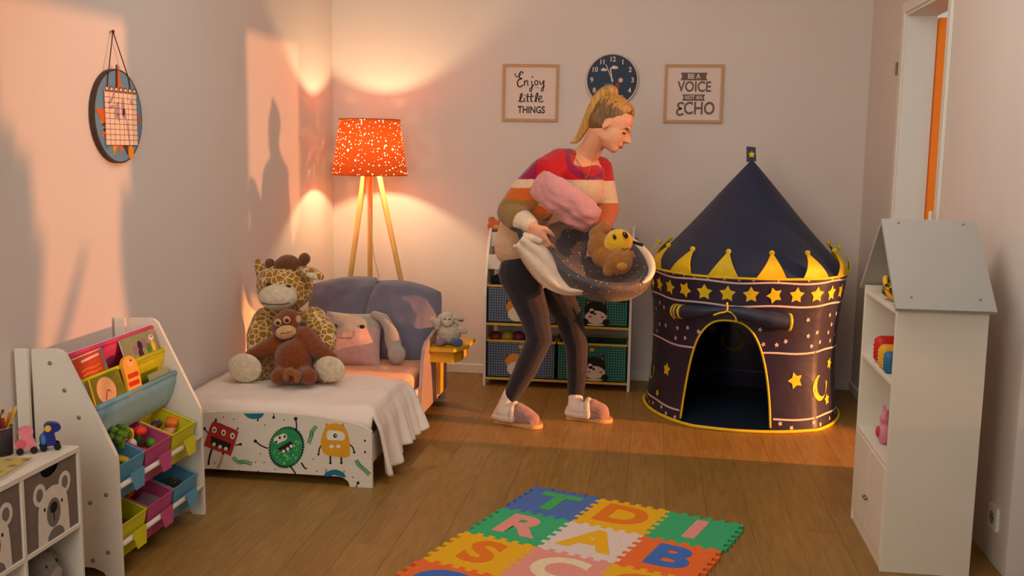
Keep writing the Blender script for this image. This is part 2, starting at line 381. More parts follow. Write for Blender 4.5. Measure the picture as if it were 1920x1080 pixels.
# things on the cabinet top
def wheel_toy(name, loc, c1, c2, label, kind):
    t = thing(name, loc, label, 'toy', 'wheeled wooden toys'); x, y, z = loc; F = frame(V(loc), V((.80, .6, 0)), V((0, 0, 1)), V((.6, -.8, 0)))
    if kind == 0:
        poly = cr([(-.024, .012, 0), (-.026, .03, 0), (-.012, .036, 0), (-.012, .046, 0), (-.018, .058, 0), (-.006, .07, 0), (.014, .068, 0), (.018, .056, 0), (.012, .045, 0), (.02, .034, 0), (.024, .012, 0)], 4)
    else:
        poly = cr([(-.022, .012, 0), (-.024, .034, 0), (-.012, .05, 0), (-.012, .066, 0), (0, .074, 0), (.02, .07, 0), (.028, .06, 0), (.022, .05, 0), (.012, .046, 0), (.014, .03, 0), (.016, .012, 0)], 4)
    MB().prism([(p.x, p.y) for p in poly], -.011, .011, 0, F).build('body', c1, t)
    b2 = MB()
    if kind == 0: b2.prism(oval(-.012, .028, .012, .012, 16), .011, .0125, 0, F)
    else: b2.prism(oval(-.004, .06, .008, .009, 14), .011, .0125, 1, F); b2.prism(oval(-.016, .032, .006, .014, 14), .011, .0125, 0, F)
    b2.build('painted_patch', c2, t)
    for ax in (-.016, .017):
        for s in (-1, 1):
            MB().lathe([(.003, -.004), (.008, -.004), (.009, -.002), (.009, .002), (.008, .004), (.003, .004)], 14, 0, F @ Matrix.Translation((ax, .0095, s*.016))).build('wheel', BLACK, t)
PINKW = mat('pink_painted_wood', (226, 128, 140), .45, .04); PINK2 = mat('deep_pink_paint', (205, 95, 110), .45)
BLUEW = mat('blue_painted_wood', (36, 44, 120), .4, .05); BLUE2 = mat('light_blue_paint', (60, 120, 180), .4); YEL = mat('yellow_paint', (228, 180, 40), .5, .05)
wheel_toy('wheeled_toy', (-1.597, 2.372, CT), PINKW, PINK2, 'small pink wooden animal on black wheels on the cabinet', 0)
wheel_toy('wheeled_toy', (-1.556, 2.412, CT), BLUEW, [BLUE2, YEL], 'small dark blue wooden animal on black wheels on the cabinet', 1)
cup = thing('pencil_cup', (-1.655, 2.35, CT), 'dark wire-mesh pencil cup at the left picture edge', 'cup')
MESHM = mat('dark_mesh_metal', (70, 62, 62), .5, .2, 200, metal=.4, alpha=.75)
MB().lathe([(.030, 0), (.032, .072), (.030, .072), (.028, .003)], 24, 0, Matrix.Translation((-1.655, 2.35, CT))).build('mesh_wall', MESHM, cup, True)
MB().tube([(-1.655+.032*math.cos(a), 2.35+.032*math.sin(a), CT+.073) for a in (2*PI*k/24 for k in range(24))], .002, 6, 0, True).build('rim', STEEL, cup)
WOODP = mat('pencil_wood', (215, 170, 115), .7)
pc = [('yellow', (215, 180, 30)), ('olive green', (90, 110, 30)), ('purple', (110, 60, 110)), ('orange', (215, 120, 40)), ('pale pink', (220, 160, 150)), ('dark red', (150, 40, 40)), ('brown', (120, 80, 50)), ('teal', (40, 110, 110))]
for k, (n, c) in enumerate(pc):
    a = k*2.4; b0 = V((-1.655+.014*math.cos(a+2), 2.35+.014*math.sin(a+2), CT+.004)); tp = V((-1.655+.030*math.cos(a), 2.35+.036*math.sin(a), CT+.115+.02*((k*7) % 5)/5))
    if k == 0: tp = V((-1.635, 2.40, CT+.12)); b0 = V((-1.66, 2.34, CT+.004))
    t = thing('pencil', b0, n+' coloured pencil standing in the mesh cup', 'pencil', 'pencils in the mesh cup')
    e = b0+(tp-b0)*.9
    MB().tube([b0, e], .0042, 6).build('shaft', mat('pencil_'+n.replace(' ', '_'), c, .4), t); MB().tube([e, tp], [.0042, .0008], 6).build('sharpened_tip', WOODP, t)
mg = thing('picture_book', (-1.56, 2.22, CT), 'thin yellow-green picture book lying flat on the cabinet top', 'book')
MB().box((-1.568, 2.21, CT+.004), (.075, .19, .008), 0, (0, 0, .12), .001).build('pages', mat('page_block', (225, 215, 200), .8), mg)
BKM = voronoi_mat('picture_book_cover', (190, 165, 50), (150, 80, 50), 28, .30, 'F1', rough=.5)
MB().box((-1.568, 2.21, CT+.009), (.077, .192, .002), 0, (0, 0, .12)).build('cover', BKM, mg)

# ------------------------------------------------------------------ bookcase with fabric slings and bins
bk = thing('book_and_toy_rack', (-1.67, 3.01, 0), 'white sling bookcase with coloured fabric pockets and bins by the left wall', 'bookcase')
def side(Y, y1):
    arch = [(-1.585, 0), (-1.60, .022), (-1.63, .034), (-1.71, .036), (-1.745, .024), (-1.758, 0)]
    poly = [(-1.80, 0), (-1.80, .69), (-1.797, .697), (-1.725, .699), (-1.708, .695), (-1.695, .684), (-1.556, .405), (-1.547, .385), (-1.545, .36), (-1.542, 0)]
    m = MB().prism(poly[::-1][0:1]+arch[::1]+poly[:-1], 0, y1-Y, 0, frame(V((0, Y, 0)), V((1, 0, 0)), V((0, 0, 1)), V((0, 1, 0))))
    return m
side(2.72, 2.736).build('side_panel', MELA, bk); side(3.285, 3.301).build('side_panel', MELA, bk)
for y in (2.70, 3.262): MB().bb((-1.842, y, 0), (-1.802, y+.014, .70), 0, .002).build('back_post', MELA, bk)
SCREW = mat('screw_cap', (150, 130, 112), .4, metal=.3)
for x, z in ((-1.742, .657), (-1.70, .577), (-1.658, .497), (-1.634, .237), (-1.582, .265), (-1.633, .057), (-1.583, .086)):
    MB().lathe([(.0065, 0), (.0065, .002), (.004, .0032)], 12, 0, frame(V((x, 2.72, z)), V((1, 0, 0)), V((0, 0, 1)), V((0, -1, 0)))).build('screw_cap', SCREW, bk, False)
PINKF = mat('pink_sling_fabric', (214, 70, 112), .8, .06, 40, .15, 500, .15); LIMEF = mat('lime_sling_fabric', (200, 196, 24), .8, .06, 40, .15, 500, .15); BLUEF = mat('blue_sling_fabric', (112, 158, 178), .8, .06, 40, .15, 500, .15)
for nm, fm, x, z in (('pink', PINKF, -1.716, .667), ('lime', LIMEF, -1.676, .59), ('blue', BLUEF, -1.633, .512)):
    g = []
    for k in range(9):
        y = 2.738+(3.283-2.738)*k/8; sg = .008*math.sin(PI*k/8)
        prof = [(x+.004, z), (x+.0-sg*.3, z-.035), (x-.012-sg*.3, z-.075), (x-.03, z-.11-sg), (x-.05, z-.12-sg), (x-.07, z-.10), (x-.085, z-.04)]
        g.append([V((px, y, pz)) for px, pz in prof])
    MB().sheet(g).build('sling_pocket', fm, bk, True, sol=.002)
    MB().tube([(x, 2.737, z), (x, 3.284, z)], .008, 10).build('sling_rail', fm, bk, True)
for x, z in ((-1.546, .287), (-1.70, .335), (-1.546, .107), (-1.70, .155), (-1.78, .40), (-1.78, .18)): MB().tube([(x, 2.737, z), (x, 3.284, z)], .0085, 10).build('rail', MELA, bk, True)
MB().bb((-1.806, 2.737, .42), (-1.800, 3.284, .645)).build('back_board', MELA, bk)

TEALB = mat('blue_bin_plastic', (92, 150, 178), .55, .04, 20); PINKB = mat('pink_bin_plastic', (188, 78, 122), .55, .04, 20); LIMEB = mat('lime_bin_plastic', (206, 198, 30), .55, .04, 20)
def toy_bin(yc, zf, m, label, row):
    t = thing('storage_bin', (-1.63, yc, zf-.10), label, 'bin', 'plastic bins in the sling bookcase'); W = .083
    R = [V((-1.556, yc-W, zf)), V((-1.556, yc+W, zf)), V((-1.715, yc+W, zf+.058)), V((-1.715, yc-W, zf+.058))]
    B = [V((-1.573, yc-W+.012, zf-.108)), V((-1.573, yc+W-.012, zf-.108)), V((-1.712, yc+W-.012, zf-.075)), V((-1.712, yc-W+.012, zf-.075))]
    q = MB().add(R+B, [(0, 1, 5, 4), (1, 2, 6, 5), (2, 3, 7, 6), (3, 0, 4, 7), (4, 5, 6, 7)]); q.build('tub', m, t, sol=.0035)
    MB().tube([R[0], R[1], R[2], R[3]], .0042, 6, 0, True).build('rim', m, t)
    n = (R[0]-B[0]).normalized(); out = V((1, 0, .12)).normalized()
    F = frame(V((-1.5345, yc, zf-.052)), V((0, 1, 0)), V((-.12, 0, 1)).normalized()*1, out)
    h = MB(); h.prism([(-.040, .034), (.040, .034), (.040, .026), (.026, -.022), (-.026, -.022), (-.040, .026)], 0, .003, 0, F @ Matrix.Translation((0, -.012, 0)))
    h.build('handle', m, t)
    return t
UZ, LZ = .342, .156
yc3 = (2.822, 3.0, 3.178)
toy_bin(yc3[0], UZ, TEALB, 'blue bin in the upper row, nearest, holding yellow toy food', 0)
toy_bin(yc3[1], UZ, PINKB, 'pink bin in the upper row heaped with toy vegetables', 0)
toy_bin(yc3[2], UZ, LIMEB, 'lime yellow bin in the upper row, farthest, with toy bread', 0)
toy_bin(yc3[0], LZ, LIMEB, 'lime yellow bin in the lower row, nearest, with a magenta block', 1)
toy_bin(yc3[1], LZ, PINKB, 'pink bin in the lower row, middle, nearly empty', 1)
toy_bin(yc3[2], LZ, TEALB, 'blue bin in the lower row, farthest, with small dark toys', 1)
# toys in the bins
GREEN = mat('broccoli_green', (88, 130, 40), .7, .25, 80, .8, 200); DGREEN = mat('cucumber_green', (44, 84, 40), .5, .15); RED = mat('toy_red', (214, 52, 34), .4); TYEL = mat('toy_yellow', (236, 186, 40), .45); TWH = mat('toy_white', (225, 212, 198), .6); TOR = mat('toy_orange', (232, 120, 40), .5); TBE = mat('toy_beige', (230, 160, 105), .7, .1); TPUR = mat('aubergine_purple', (60, 32, 56), .3); TMAG = mat('toy_magenta', (205, 32, 92), .45); LGREEN = mat('pea_green', (96, 150, 40), .5, .1)
def on_x(px, py, X=-1.63): return at(px, py, 0, X)
brc = on_x(226, 814); t = thing('toy_broccoli', brc-V((0, 0, .03)), 'green toy broccoli head in the pink upper bin', 'toy food', 'toy food in the bins')
m = MB(); random.seed(5)
for k in range(14): m.ell(brc+V((random.uniform(-.02, .02), random.uniform(-.034, .034), random.uniform(-.008, .014))), random.uniform(.011, .017), 0, nu=8, nv=6)
m.build('florets', GREEN, t, True); MB().tube([brc-V((0, 0, .045)), brc], .012, 8).build('stalk', LGREEN, t)
def toy1(name, px, py, r, mt, label, rot=None, cat='toy food', X=-1.63, stem=None):
    p = on_x(px, py, X); m = MB().ell((0, 0, 0), r, 0, rot, 14, 10)
    if stem: m.tube([(0, 0, r[2]*.8), (0.004, 0, r[2]*1.25)], .003, 6, 1)
    o = m.build(name, [mt, LGREEN] if stem else mt, None, True); o.location = p; return tag(o, label, cat, 'toy food in the bins')
toy1('toy_tomato', 262, 808, (.022, .026, .016), RED, 'red toy tomato at the back of the pink upper bin', stem=True)
toy1('toy_mushroom', 246, 833, (.018, .018, .020), TWH, 'round white toy mushroom in the pink upper bin')
toy1('toy_cucumber', 259, 831, (.014, .016, .034), DGREEN, 'dark green toy cucumber standing in the pink upper bin', (.2, .2, 0))
toy1('toy_pepper', 284, 829, (.022, .034, .022), LGREEN, 'light green toy pepper at the right of the pink upper bin', (0, .3, .4), stem=True)
toy1('toy_radish', 270, 845, (.012, .014, .012), RED, 'little red toy radish at the front of the pink upper bin')
o = toy1('toy_corn', 245, 815, (.010, .012, .03), TYEL, 'yellow toy corn wedge beside the broccoli', (.5, .3, 0))
toy1('toy_aubergine', 293, 796, (.018, .034, .014), TPUR, 'dark purple toy aubergine in the lime upper bin', stem=True)
def toybox(name, px, py, d, mt, label, rot, X=-1.63, cat='toy food'):
    p = on_x(px, py, X); o = MB().box((0, 0, 0), d, 0, None, min(d)*.3, 2).build(name, mt, None, True); o.location = p; o.rotation_euler = rot
    return tag(o, label, cat, 'toy food in the bins')
toybox('toy_bread', 322, 791, (.04, .05, .022), TOR, 'orange crusted toy bread slice in the lime upper bin', (.2, .1, .3))
toybox('toy_bread', 316, 808, (.04, .05, .02), TBE, 'pale toy bread slice at the front of the lime upper bin', (.3, 0, .1))
toybox('toy_banana', 232, 856, (.05, .07, .024), TYEL, 'yellow toy banana bunch in the blue upper bin', (.3, .2, .2))
toybox('toy_carrot', 229, 872, (.03, .04, .02), TOR, 'orange toy carrot chunk at the front of the blue upper bin', (.1, .2, .5))
toybox('toy_block', 240, 968, (.04, .045, .04), TMAG, 'magenta toy block in the lime lower bin', (.1, .2, .3), cat='toy block')
toybox('toy_block', 226, 985, (.03, .035, .04), mat('toy_plum', (120, 30, 70), .5), 'plum coloured toy block beside the magenta one', (.1, .1, .1), cat='toy block')
toybox('toy_block', 243, 921, (.02, .05, .04), TOR, 'orange toy block at the back of the pink lower bin', (.1, .1, .1), X=-1.69, cat='toy block')
CLEAR = mat('clear_plastic', (190, 160, 165), .15, .05, trans=.5)
toybox('plastic_pouch', 276, 941, (.07, .08, .012), CLEAR, 'crumpled clear plastic pouch in the pink lower bin', (.2, .3, .1), X=-1.62, cat='pouch')
DOTB = voronoi_mat('dark_dotted_toy', (26, 22, 20), (210, 120, 50), 70, .28, 'F1', rough=.5)
toybox('toy_car_track', 322, 908, (.05, .08, .02), DOTB, 'dark toy piece with orange dots in the blue lower bin', (.1, .2, .1), cat='toy')
# books in the slings
def book(name, y0, y1, x, z0, h, cov, label, deco=None, th=.008, spine=None):
    t = thing(name, (x, (y0+y1)/2, z0), label, 'book', 'books in the slings'); u = V((-.30, 0, .95)).normalized(); n = V((.95, 0, .30)).normalized()
    F = frame(V((x, y0, z0)), V((0, 1, 0)), u, n); W = y1-y0
    MB().prism([(.002, .002), (W-.002, .002), (W-.002, h-.002), (.002, h-.002)], 0, th, 0, F).build('pages', MATS['page_block'], t)
    MB().prism([(0, 0), (W, 0), (W, h), (0, h)], th, th+.0015, 0, F).build('cover', cov, t)
    if spine: MB().prism([(W-.012, 0), (W+.001, 0), (W+.001, h), (W-.012, h)], -.001, th+.0022, 0, F).build('spine', spine, t)
    if deco: deco(t, F, W, h, th+.0016)
    return t
B_RED = mat('book_red', (205, 70, 40), .45, .2, 12); B_GRN = mat('book_sage', (140, 145, 105), .5, .1, 15); B_OLV = mat('book_olive', (120, 115, 30), .5, .2, 14); B_PCH = mat('book_peach', (238, 178, 125), .5); B_SPN = mat('book_grey_spine', (120, 125, 130), .5); B_LIL = mat('book_lilac', (150, 110, 130), .5)
def d1(t, F, W, h, z):
    m = MB(); m.prism([(W*.28, h*.72), (W*.86, h*.78), (W*.86, h*.85), (W*.28, h*.79)], 0, .0006, 0, F @ Matrix.Translation((0, 0, z)))
    for r in range(2): add_stroke(m, [(W*.2, h*(.45-.14*r)), (W*.4, h*(.50-.14*r)), (W*.6, h*(.47-.14*r)), (W*.82, h*(.52-.14*r))], h*.06, z, z+.0006, 1, F, 3)
    m.prism([(W*.02, h*.9), (W*.95, h*.94), (W*.95, h*.97), (W*.02, h*.93)], 0, .0006, 0, F @ Matrix.Translation((0, 0, z)))
    m.build('cover_print', [TWH, TOR], t)
def d2(t, F, W, h, z):
    m = MB()
    for k, (u, v, c) in enumerate(((.32, .5, 0), (.48, .58, 1), (.62, .62, 0), (.45, .3, 1), (.72, .4, 2))): m.prism(oval(W*u, h*v, W*.07, h*.18, 14), z, z+.0005+.0001*k, c, F)
    m.prism(oval(W*.86, h*.72, W*.07, h*.11, 14), z, z+.0012, 3, F); m.prism(oval(W*.87, h*.76, W*.02, h*.03, 10), z, z+.0018, 4, F); m.prism(oval(W*.86, h*.42, W*.05, h*.2, 14), z, z+.001, 5, F)
    m.build('cover_print', [B_LIL, TPUR, GREEN, TWH, BLACK, TYEL], t)
def d3(t, F, W, h, z):
    m = MB(); m.prism(oval(W*.48, h*.50, W*.27, h*.42, 28), z, z+.0006, 0, F)
    for a in (0,): add_stroke(m, [(W*.38, h*.22), (W*.5, h*.5), (W*.58, h*.42)], h*.04, z+.0006, z+.0012, 1, F, 2)
    m.prism([(W*.03, 0), (W*.07, 0), (W*.12, h), (W*.08, h)], z, z+.0006, 2, F)
    m.build('clock_print', [B_PCH, RED, TYEL], t)
book('story_book', 2.752, 2.925, -1.679, .572, .098, B_RED, 'red-orange story book with grey spine standing in the top sling', d1, spine=B_SPN)
book('story_book', 3.045, 3.262, -1.681, .572, .098, B_GRN, 'sage green picture book with little figures in the top sling', d2)
book('story_book', 2.765, 2.955, -1.640, .497, .10, B_OLV, 'olive green book with a peach clock face in the second sling', d3)
# giraffe-shaped board book with a rounded head
t = thing('board_book', (-1.622, 2.99, .47), 'round-topped yellow giraffe-shaped board book in the second sling', 'book', 'books in the slings')
F = frame(V((-1.640, 2.960, .50)), V((0, 1, 0)), V((-.28, 0, .96)).normalized(), V((.96, 0, .28)).normalized()) @ Matrix.Diagonal((1, .76, 1, 1))
shape = [(0, 0), (.085, 0), (.098, .06), (.10, .12)]+[(.058+.042*math.cos(a), .125+.038*math.sin(a)) for a in (PI*k/10 for k in range(11))]+[(.016, .11), (.012, .06)]
MB().prism(shape, 0, .012, 0, F).build('board', mat('board_book_yellow', (236, 170, 60), .5, .1, 20), t)
m = MB(); m.prism(rrect(.066, .02, .006, .058, .078), .012, .0126, 0, F); m.prism(rrect(.066, .02, .006, .05, .045), .012, .0126, 0, F); m.prism(oval(.06, .132, .022, .016, 14), .012, .0124, 1, F); m.prism(oval(.068, .14, .005, .005, 8), .0124, .013, 2, F)
m.build('cover_print', [RED, B_PCH, BLACK], t)
book('thin_book', 3.12, 3.252, -1.640, .497, .042, B_GRN, 'thin pale green book just showing above the blue sling', None, .004)

# ------------------------------------------------------------------ round calendar on the left wall
ca = thing('hanging_calendar', (XL, 3.325, 1.39), 'round blue hanging calendar board with grid sheet on the left wall', 'calendar')
F = face_right(3.325, 1.392, XL+.004); R = .16
MB().prism(oval(0, 0, R, R, 48), 0, .016, 0, F).build('board', mat('calendar_edge', (70, 52, 44), .6), ca)
CB = mat('calendar_blue', (104, 140, 166), .55, .08, 12); CO = mat('calendar_orange', (214, 100, 34), .55, .12, 20); CY = mat('calendar_amber', (214, 140, 34), .55, .15, 20); CBR = mat('calendar_brown', (80, 50, 40), .6); CSH = mat('calendar_sheet', (236, 205, 180), .7, .03)
MB().prism(oval(0, 0, R-.006, R-.006, 48), .016, .0168, 0, F).build('blue_face', CB, ca)
FLM = [CO, CY, CBR]
def flame(poly, z1, mi): MB().prism(poly, .0168, z1, 0, F).build('flame_print', FLM[mi], ca)
flame([(-.014, .085), (.028, .085), (.012, .12), (.006, .172), (-.004, .14)], .019, 0); flame([(-.02, .085), (-.008, .085), (-.004, .175), (-.012, .172)], .0196, 2)
flame([(-.154, .02), (-.10, -.03), (-.09, .02), (-.12, .022)], .018, 0); flame([(.10, -.03), (.15, -.005), (.10, .03)], .018, 0)
for k in range(9):
    a = PI+PI*(k+.5)/9; c, s = math.cos(a), math.sin(a); pr_ = (-s, c)
    flame([(c*.07+pr_[0]*.03, s*.07+pr_[1]*.03), (c*.07-pr_[0]*.03, s*.07-pr_[1]*.03), (c*(.13+.012*(k % 2)), s*(.13+.012*(k % 2)))], .0178+.0002*(k % 2), (1, 0, 2)[k % 3])
for k in range(5): flame([(-.115+.006*k, -.03-.018*k), (-.09, -.02-.018*k), (-.09, -.04-.018*k)], .018, 2); flame([(.128-.004*k, .06-.018*k), (.10, .07-.018*k), (.10, .045-.018*k)], .018, 2)
flame(oval(.068, -.122, .018, .024, 16), .0195, 1)
m = MB(); sx0, sx1, sy0, sy1 = -.098, .116, -.098, .098
m.prism([(sx0, sy0), (sx1, sy0), (sx1, sy1), (sx0, sy1)], .019, .0205, 0, F)
sh = m.build('grid_sheet', CSH, ca)
m = MB()
for k in range(8): x = sx0+(sx1-sx0)*k/7; m.prism([(x-.0008, sy0), (x+.0008, sy0), (x+.0008, sy1-.018), (x-.0008, sy1-.018)], .0205, .0209, 0, F)
for k in range(11): y = sy0+(sy1-.018-sy0)*k/10; m.prism([(sx0, y-.0008), (sx1, y-.0008), (sx1, y+.0008), (sx0, y+.0008)], .0205, .0209, 0, F)
m.build('grid_lines', CBR, sh)
m = MB()
for k in range(7):
    x = sx0+(sx1-sx0)*(k+.5)/7; m.prism(rrect(.027, .017, .003, x, sy1-.008), .0205, .0213, 0, F); m.prism(oval(x, sy1-.008, .008, .005, 10), .0213, .0216, 1, F)
m.build('weekday_strip', [mat('calendar_header', (96, 74, 62), .6), MATS['calendar_sheet']], sh)
m = MB(); random.seed(9)
LAV = mat('calendar_lavender', (176, 150, 160), .7)
for x, y, rx, ry, ro in ((-.02, .02, .014, .03, -.3), (.02, .03, .012, .034, 0), (-.01, -.005, .008, .014, .2), (.03, .01, .012, .018, .3), (.05, -.05, .006, .05, .2), (-.06, .05, .02, .006, .6), (-.055, .03, .02, .006, .2), (.08, .05, .012, .008, -.5), (-.04, .07, .012, .006, 1)):
    m.prism(oval(x, y, rx, ry, 14, ro), .0205, .0207, 0, F)
m.build('faint_print', LAV, sh)
CORD = mat('brown_cord', (84, 42, 30), .8)
pin = V((XL+.012, 3.32, 1.676))
MB().tube([F @ V((-.075, .098, .020)), F @ V((-.07, .13, .02)), pin, F @ V((.068, .13, .02)), F @ V((.078, .09, .020))], .0022, 6).build('hanging_cord', CORD, ca)
MB().ell(pin, (.006, .006, .006)).build('pin', CORD, ca, True)
# ------------------------------------------------------------------ toddler bed
BEDW = mat('white_wood_print_board', (222, 212, 198), .55, .05, 30, .03, 80, .3, stretch=(.4, 1, 12))
bed = thing('toddler_bed', (-1.44, 4.35, 0), 'white toddler bed with monster-print footboard along the left wall', 'bed')
FY = 3.67
top = cr([(-1.038, .21, 0), (-1.044, .228, 0), (-1.10, .249, 0), (-1.242, .270, 0), (-1.445, .278, 0), (-1.65, .270, 0), (-1.79, .249, 0), (-1.834, .228, 0), (-1.836, .21, 0)], 5)
bot = [(-1.836, 0), (-1.75, 0), (-1.742, .02), (-1.725, .034), (-1.70, .038), (-1.175, .038), (-1.15, .034), (-1.132, .02), (-1.125, 0), (-1.036, 0)]
Ff = face_back(0, 0, FY)
def end_board(Y, lift): return MB().prism(bot+[(p.x, p.y+lift) for p in top], 0, .016, 0, face_back(0, 0, Y))
fb = end_board(FY+.016, 0).build('footboard', BEDW, bed)
MB().prism(bot+[(p.x, p.y+(.18 if p.y > .2 else 0)) for p in top], 0, .016, 0, face_back(0, 0, 5.056)).build('headboard', BEDW, bed)
MB().bb((-1.058, FY+.016, .09), (-1.042, 5.04, .20), 0, .002).build('side_rail', BEDW, bed)
MB().bb((-1.834, FY+.016, .09), (-1.818, 5.04, .20), 0, .002).build('side_rail', BEDW, bed)
MB().bb((-1.818, FY+.016, .125), (-1.058, 5.04, .14)).build('slat_base', BEDW, bed)
LILAC = mat('lilac_grey_lacquer', (150, 132, 132), .3, .04, 10, 0, None, .5)
g = MB().prism([(4.44, .08), (4.455, .16), (4.50, .33), (4.525, .375), (4.57, .40), (4.75, .425), (5.03, .44), (5.03, .08)], 0, .016, 0, face_right(0, 0, -1.04)); g.build('guard_panel', LILAC, bed)
MUST = mat('mustard_lacquer', (196, 148, 26), .5, .06, 15)
tr = MB().prism([(-1.024, 4.605), (-.905, 4.605), (-.855, 4.70), (-.855, 4.90), (-1.024, 4.90)], .352, .368); tp = tr.build('tray', MUST, bed)
MB().prism([(-1.024, 4.635), (-.915, 4.635), (-.885, 4.70), (-.885, 4.86), (-1.024, 4.86)], .295, .352).build('tray_box', MUST, bed)
MB().bb((-1.022, 4.80, .10), (-1.006, 4.86, .30), 0, .002).build('tray_bracket', MUST, bed)
# monster print: thin flat shapes on the footboard
P_RED = mat('print_red', (172, 48, 36), .6, .1, 40); P_GRN = mat('print_green', (44, 140, 84), .6, .15, 40); P_DGR = mat('print_dark_green', (18, 58, 58), .6); P_LGR = mat('print_light_green', (120, 190, 120), .6); P_YEL = mat('print_amber', (220, 158, 30), .6, .06); P_TEAL = mat('print_teal', (24, 112, 138), .6, .06); P_WH = mat('print_white', (230, 222, 208), .6); P_BK = mat('print_dark', (40, 30, 30), .6); P_PNK = mat('print_pink', (200, 120, 110), .6); P_TAN = mat('print_tan', (205, 150, 95), .6)
PM = [P_RED, P_GRN, P_DGR, P_LGR, P_YEL, P_TEAL, P_WH, P_BK, P_PNK, P_TAN]
def C(cx, cy):
    p = at(380+cx/5.647, 770+cy/5.647, 1, FY); return (p.x, p.z)
SC = (C(100, 0)[0]-C(0, 0)[0])/100
E0 = .0004
def pp(m, pts, lay, mi): m.prism([C(*p) for p in pts], 0.0002, E0*lay, mi, Ff)
def pov(m, cx, cy, rx, ry, lay, mi, rot=0, n=20): m.prism([C(x, y) for x, y in oval(cx, cy, rx, ry, n, rot)], .0002, E0*lay, mi, Ff)
def pst(m, pts, wpx, lay, mi): add_stroke(m, [C(*p) for p in pts], wpx*SC, .0002, E0*lay, mi, Ff, 4)
def crp(pts, n=4): return [(p.x, p.y) for p in cr([(a, b, 0) for a, b in pts], n, True)]
m = MB()   # red three-eyed block monster
for pts in ([(140, 130), (140, 85)], [(365, 205), (378, 178)], [(60, 240), (20, 190)], [(345, 365), (405, 355)], [(100, 400), (75, 480), (60, 575)], [(218, 435), (215, 465)]): pst(m, pts, 20 if pts[0][1] > 380 or pts[0] == (140, 130) else 12, 1.5, 7)
pst(m, [(212, 470), (185, 560), (160, 610)], 26, 1.4, 9); pov(m, 20, 190, 14, 16, 1.6, 7); pov(m, 400, 356, 18, 14, 1.6, 7)
pp(m, crp([(95, 135), (150, 122), (260, 165), (370, 215), (370, 260), (300, 470), (270, 465), (30, 375), (22, 345)]), 2, 0)
for x, y in ((125, 202), (222, 232), (317, 267)): pov(m, x, y, 25, 34, 3, 6); pov(m, x+1, y+2, 10, 14, 4, 7)
pp(m, [(92, 268), (300, 350), (285, 420), (88, 365)], 3, 7)
for x, y in ((122, 355), (185, 382), (247, 402)): pov(m, x, y, 20, 20, 4, 6)
m.build('monster_print', PM, fb)
m = MB()   # green fuzzy monster
pst(m, [(985, 90), (995, 160), (985, 230)], 14, 1.4, 7); pov(m, 985, 85, 20, 20, 1.5, 7); pst(m, [(558, 322), (620, 370), (690, 400)], 14, 1.4, 7); pov(m, 558, 322, 18, 18, 1.5, 7)
pst(m, [(930, 590), (960, 630), (985, 672)], 16, 1.4, 7); pst(m, [(1045, 550), (1080, 605), (1105, 612)], 16, 1.4, 7)
sp = []
for k in range(88):
    a = 2*PI*k/88; r = 1.0 if k % 2 else 1.09; x, y = 180*r*math.cos(a), 212*r*math.sin(a); sp.append((888+x*.97-y*.20, 388+y*.98+x*.16))
pp(m, sp, 2, 2); pov(m, 885, 385, 170, 200, 2.6, 1, .15, 36)
random.seed(4)
for k in range(46):
    x, y = random.uniform(-140, 150), random.uniform(-60, 185)
    if (x/160)**2+(y/190)**2 < .85 and not (x < 80 and y < 30): pov(m, 885+x, 385+y, random.choice((8, 11, 16)), random.choice((8, 11, 16)), 3.2, 3, 0, 10)
pp(m, [(x, y) for x, y in [(825+a*.90-b*-.42, 295+b*.9+a*-.42) for a, b in rrect(150, 76, 36)]], 4, 6)
for x, y in ((780, 330), (818, 285), (870, 273)): pov(m, x, y, 13, 14, 5, 7)
pp(m, [(795, 398), (935, 320), (955, 350), (940, 400), (850, 440), (820, 425)], 4, 7)
for x, y in ((858, 427), (902, 403), (938, 374)): pov(m, x, y, 16, 17, 5, 6)
m.build('monster_print', PM, fb)
m = MB()   # amber one-eyed monster
pst(m, [(1252, 370), (1235, 410), (1228, 460)], 14, 1.4, 7); pov(m, 1226, 462, 12, 12, 1.5, 7); pst(m, [(1555, 355), (1590, 390), (1605, 440)], 14, 1.4, 7); pov(m, 1605, 442, 13, 13, 1.5, 7)
for x in (1352, 1468): pst(m, [(x, 480), (x, 520), (x+2, 552)], 18, 1.4, 7); pov(m, x, 555, 16, 10, 1.5, 7)
pp(m, [(1300, 180), (1305, 125), (1330, 150)], 1.5, 8); pp(m, [(1470, 150), (1495, 125), (1500, 180)], 1.5, 8)
pp(m, crp([(1400, 132), (1320, 152), (1280, 220), (1250, 330), (1275, 440), (1340, 475), (1440, 488), (1545, 488), (1560, 400), (1552, 300), (1520, 200), (1480, 155)]), 2, 4)
pp(m, crp([(1322, 212), (1400, 212), (1495, 235), (1498, 310), (1400, 312), (1322, 300)]), 3, 6); pov(m, 1405, 264, 21, 23, 4, 7); pov(m, 1412, 262, 8, 9, 5, 6)
for x in (1365, 1437): pov(m, x, 378, 24, 20, 3, 6)
m.build('monster_print', PM, fb)
def one_print(nm, fn): q = MB(); fn(q); q.build(nm, PM, fb)
one_print('monster_print', lambda q: (pp(q, [(430, 30), (655, 28), (620, 75), (540, 90), (480, 75)], 2, 5), pst(q, [(590, 80), (580, 112)], 16, 1.5, 7)))
one_print('monster_print', lambda q: (pp(q, crp([(1285, 690), (1310, 650), (1400, 622), (1480, 650), (1515, 700), (1460, 700), (1395, 680), (1340, 695)]), 2, 5), pst(q, [(1305, 665), (1308, 615)], 16, 1.5, 8), pst(q, [(1490, 680), (1500, 632)], 16, 1.5, 8)))
one_print('hand_print', lambda q: (pst(q, [(752, 30), (755, 70)], 9, 1.4, 7), pov(q, 752, 72, 16, 14, 1.5, 7)))
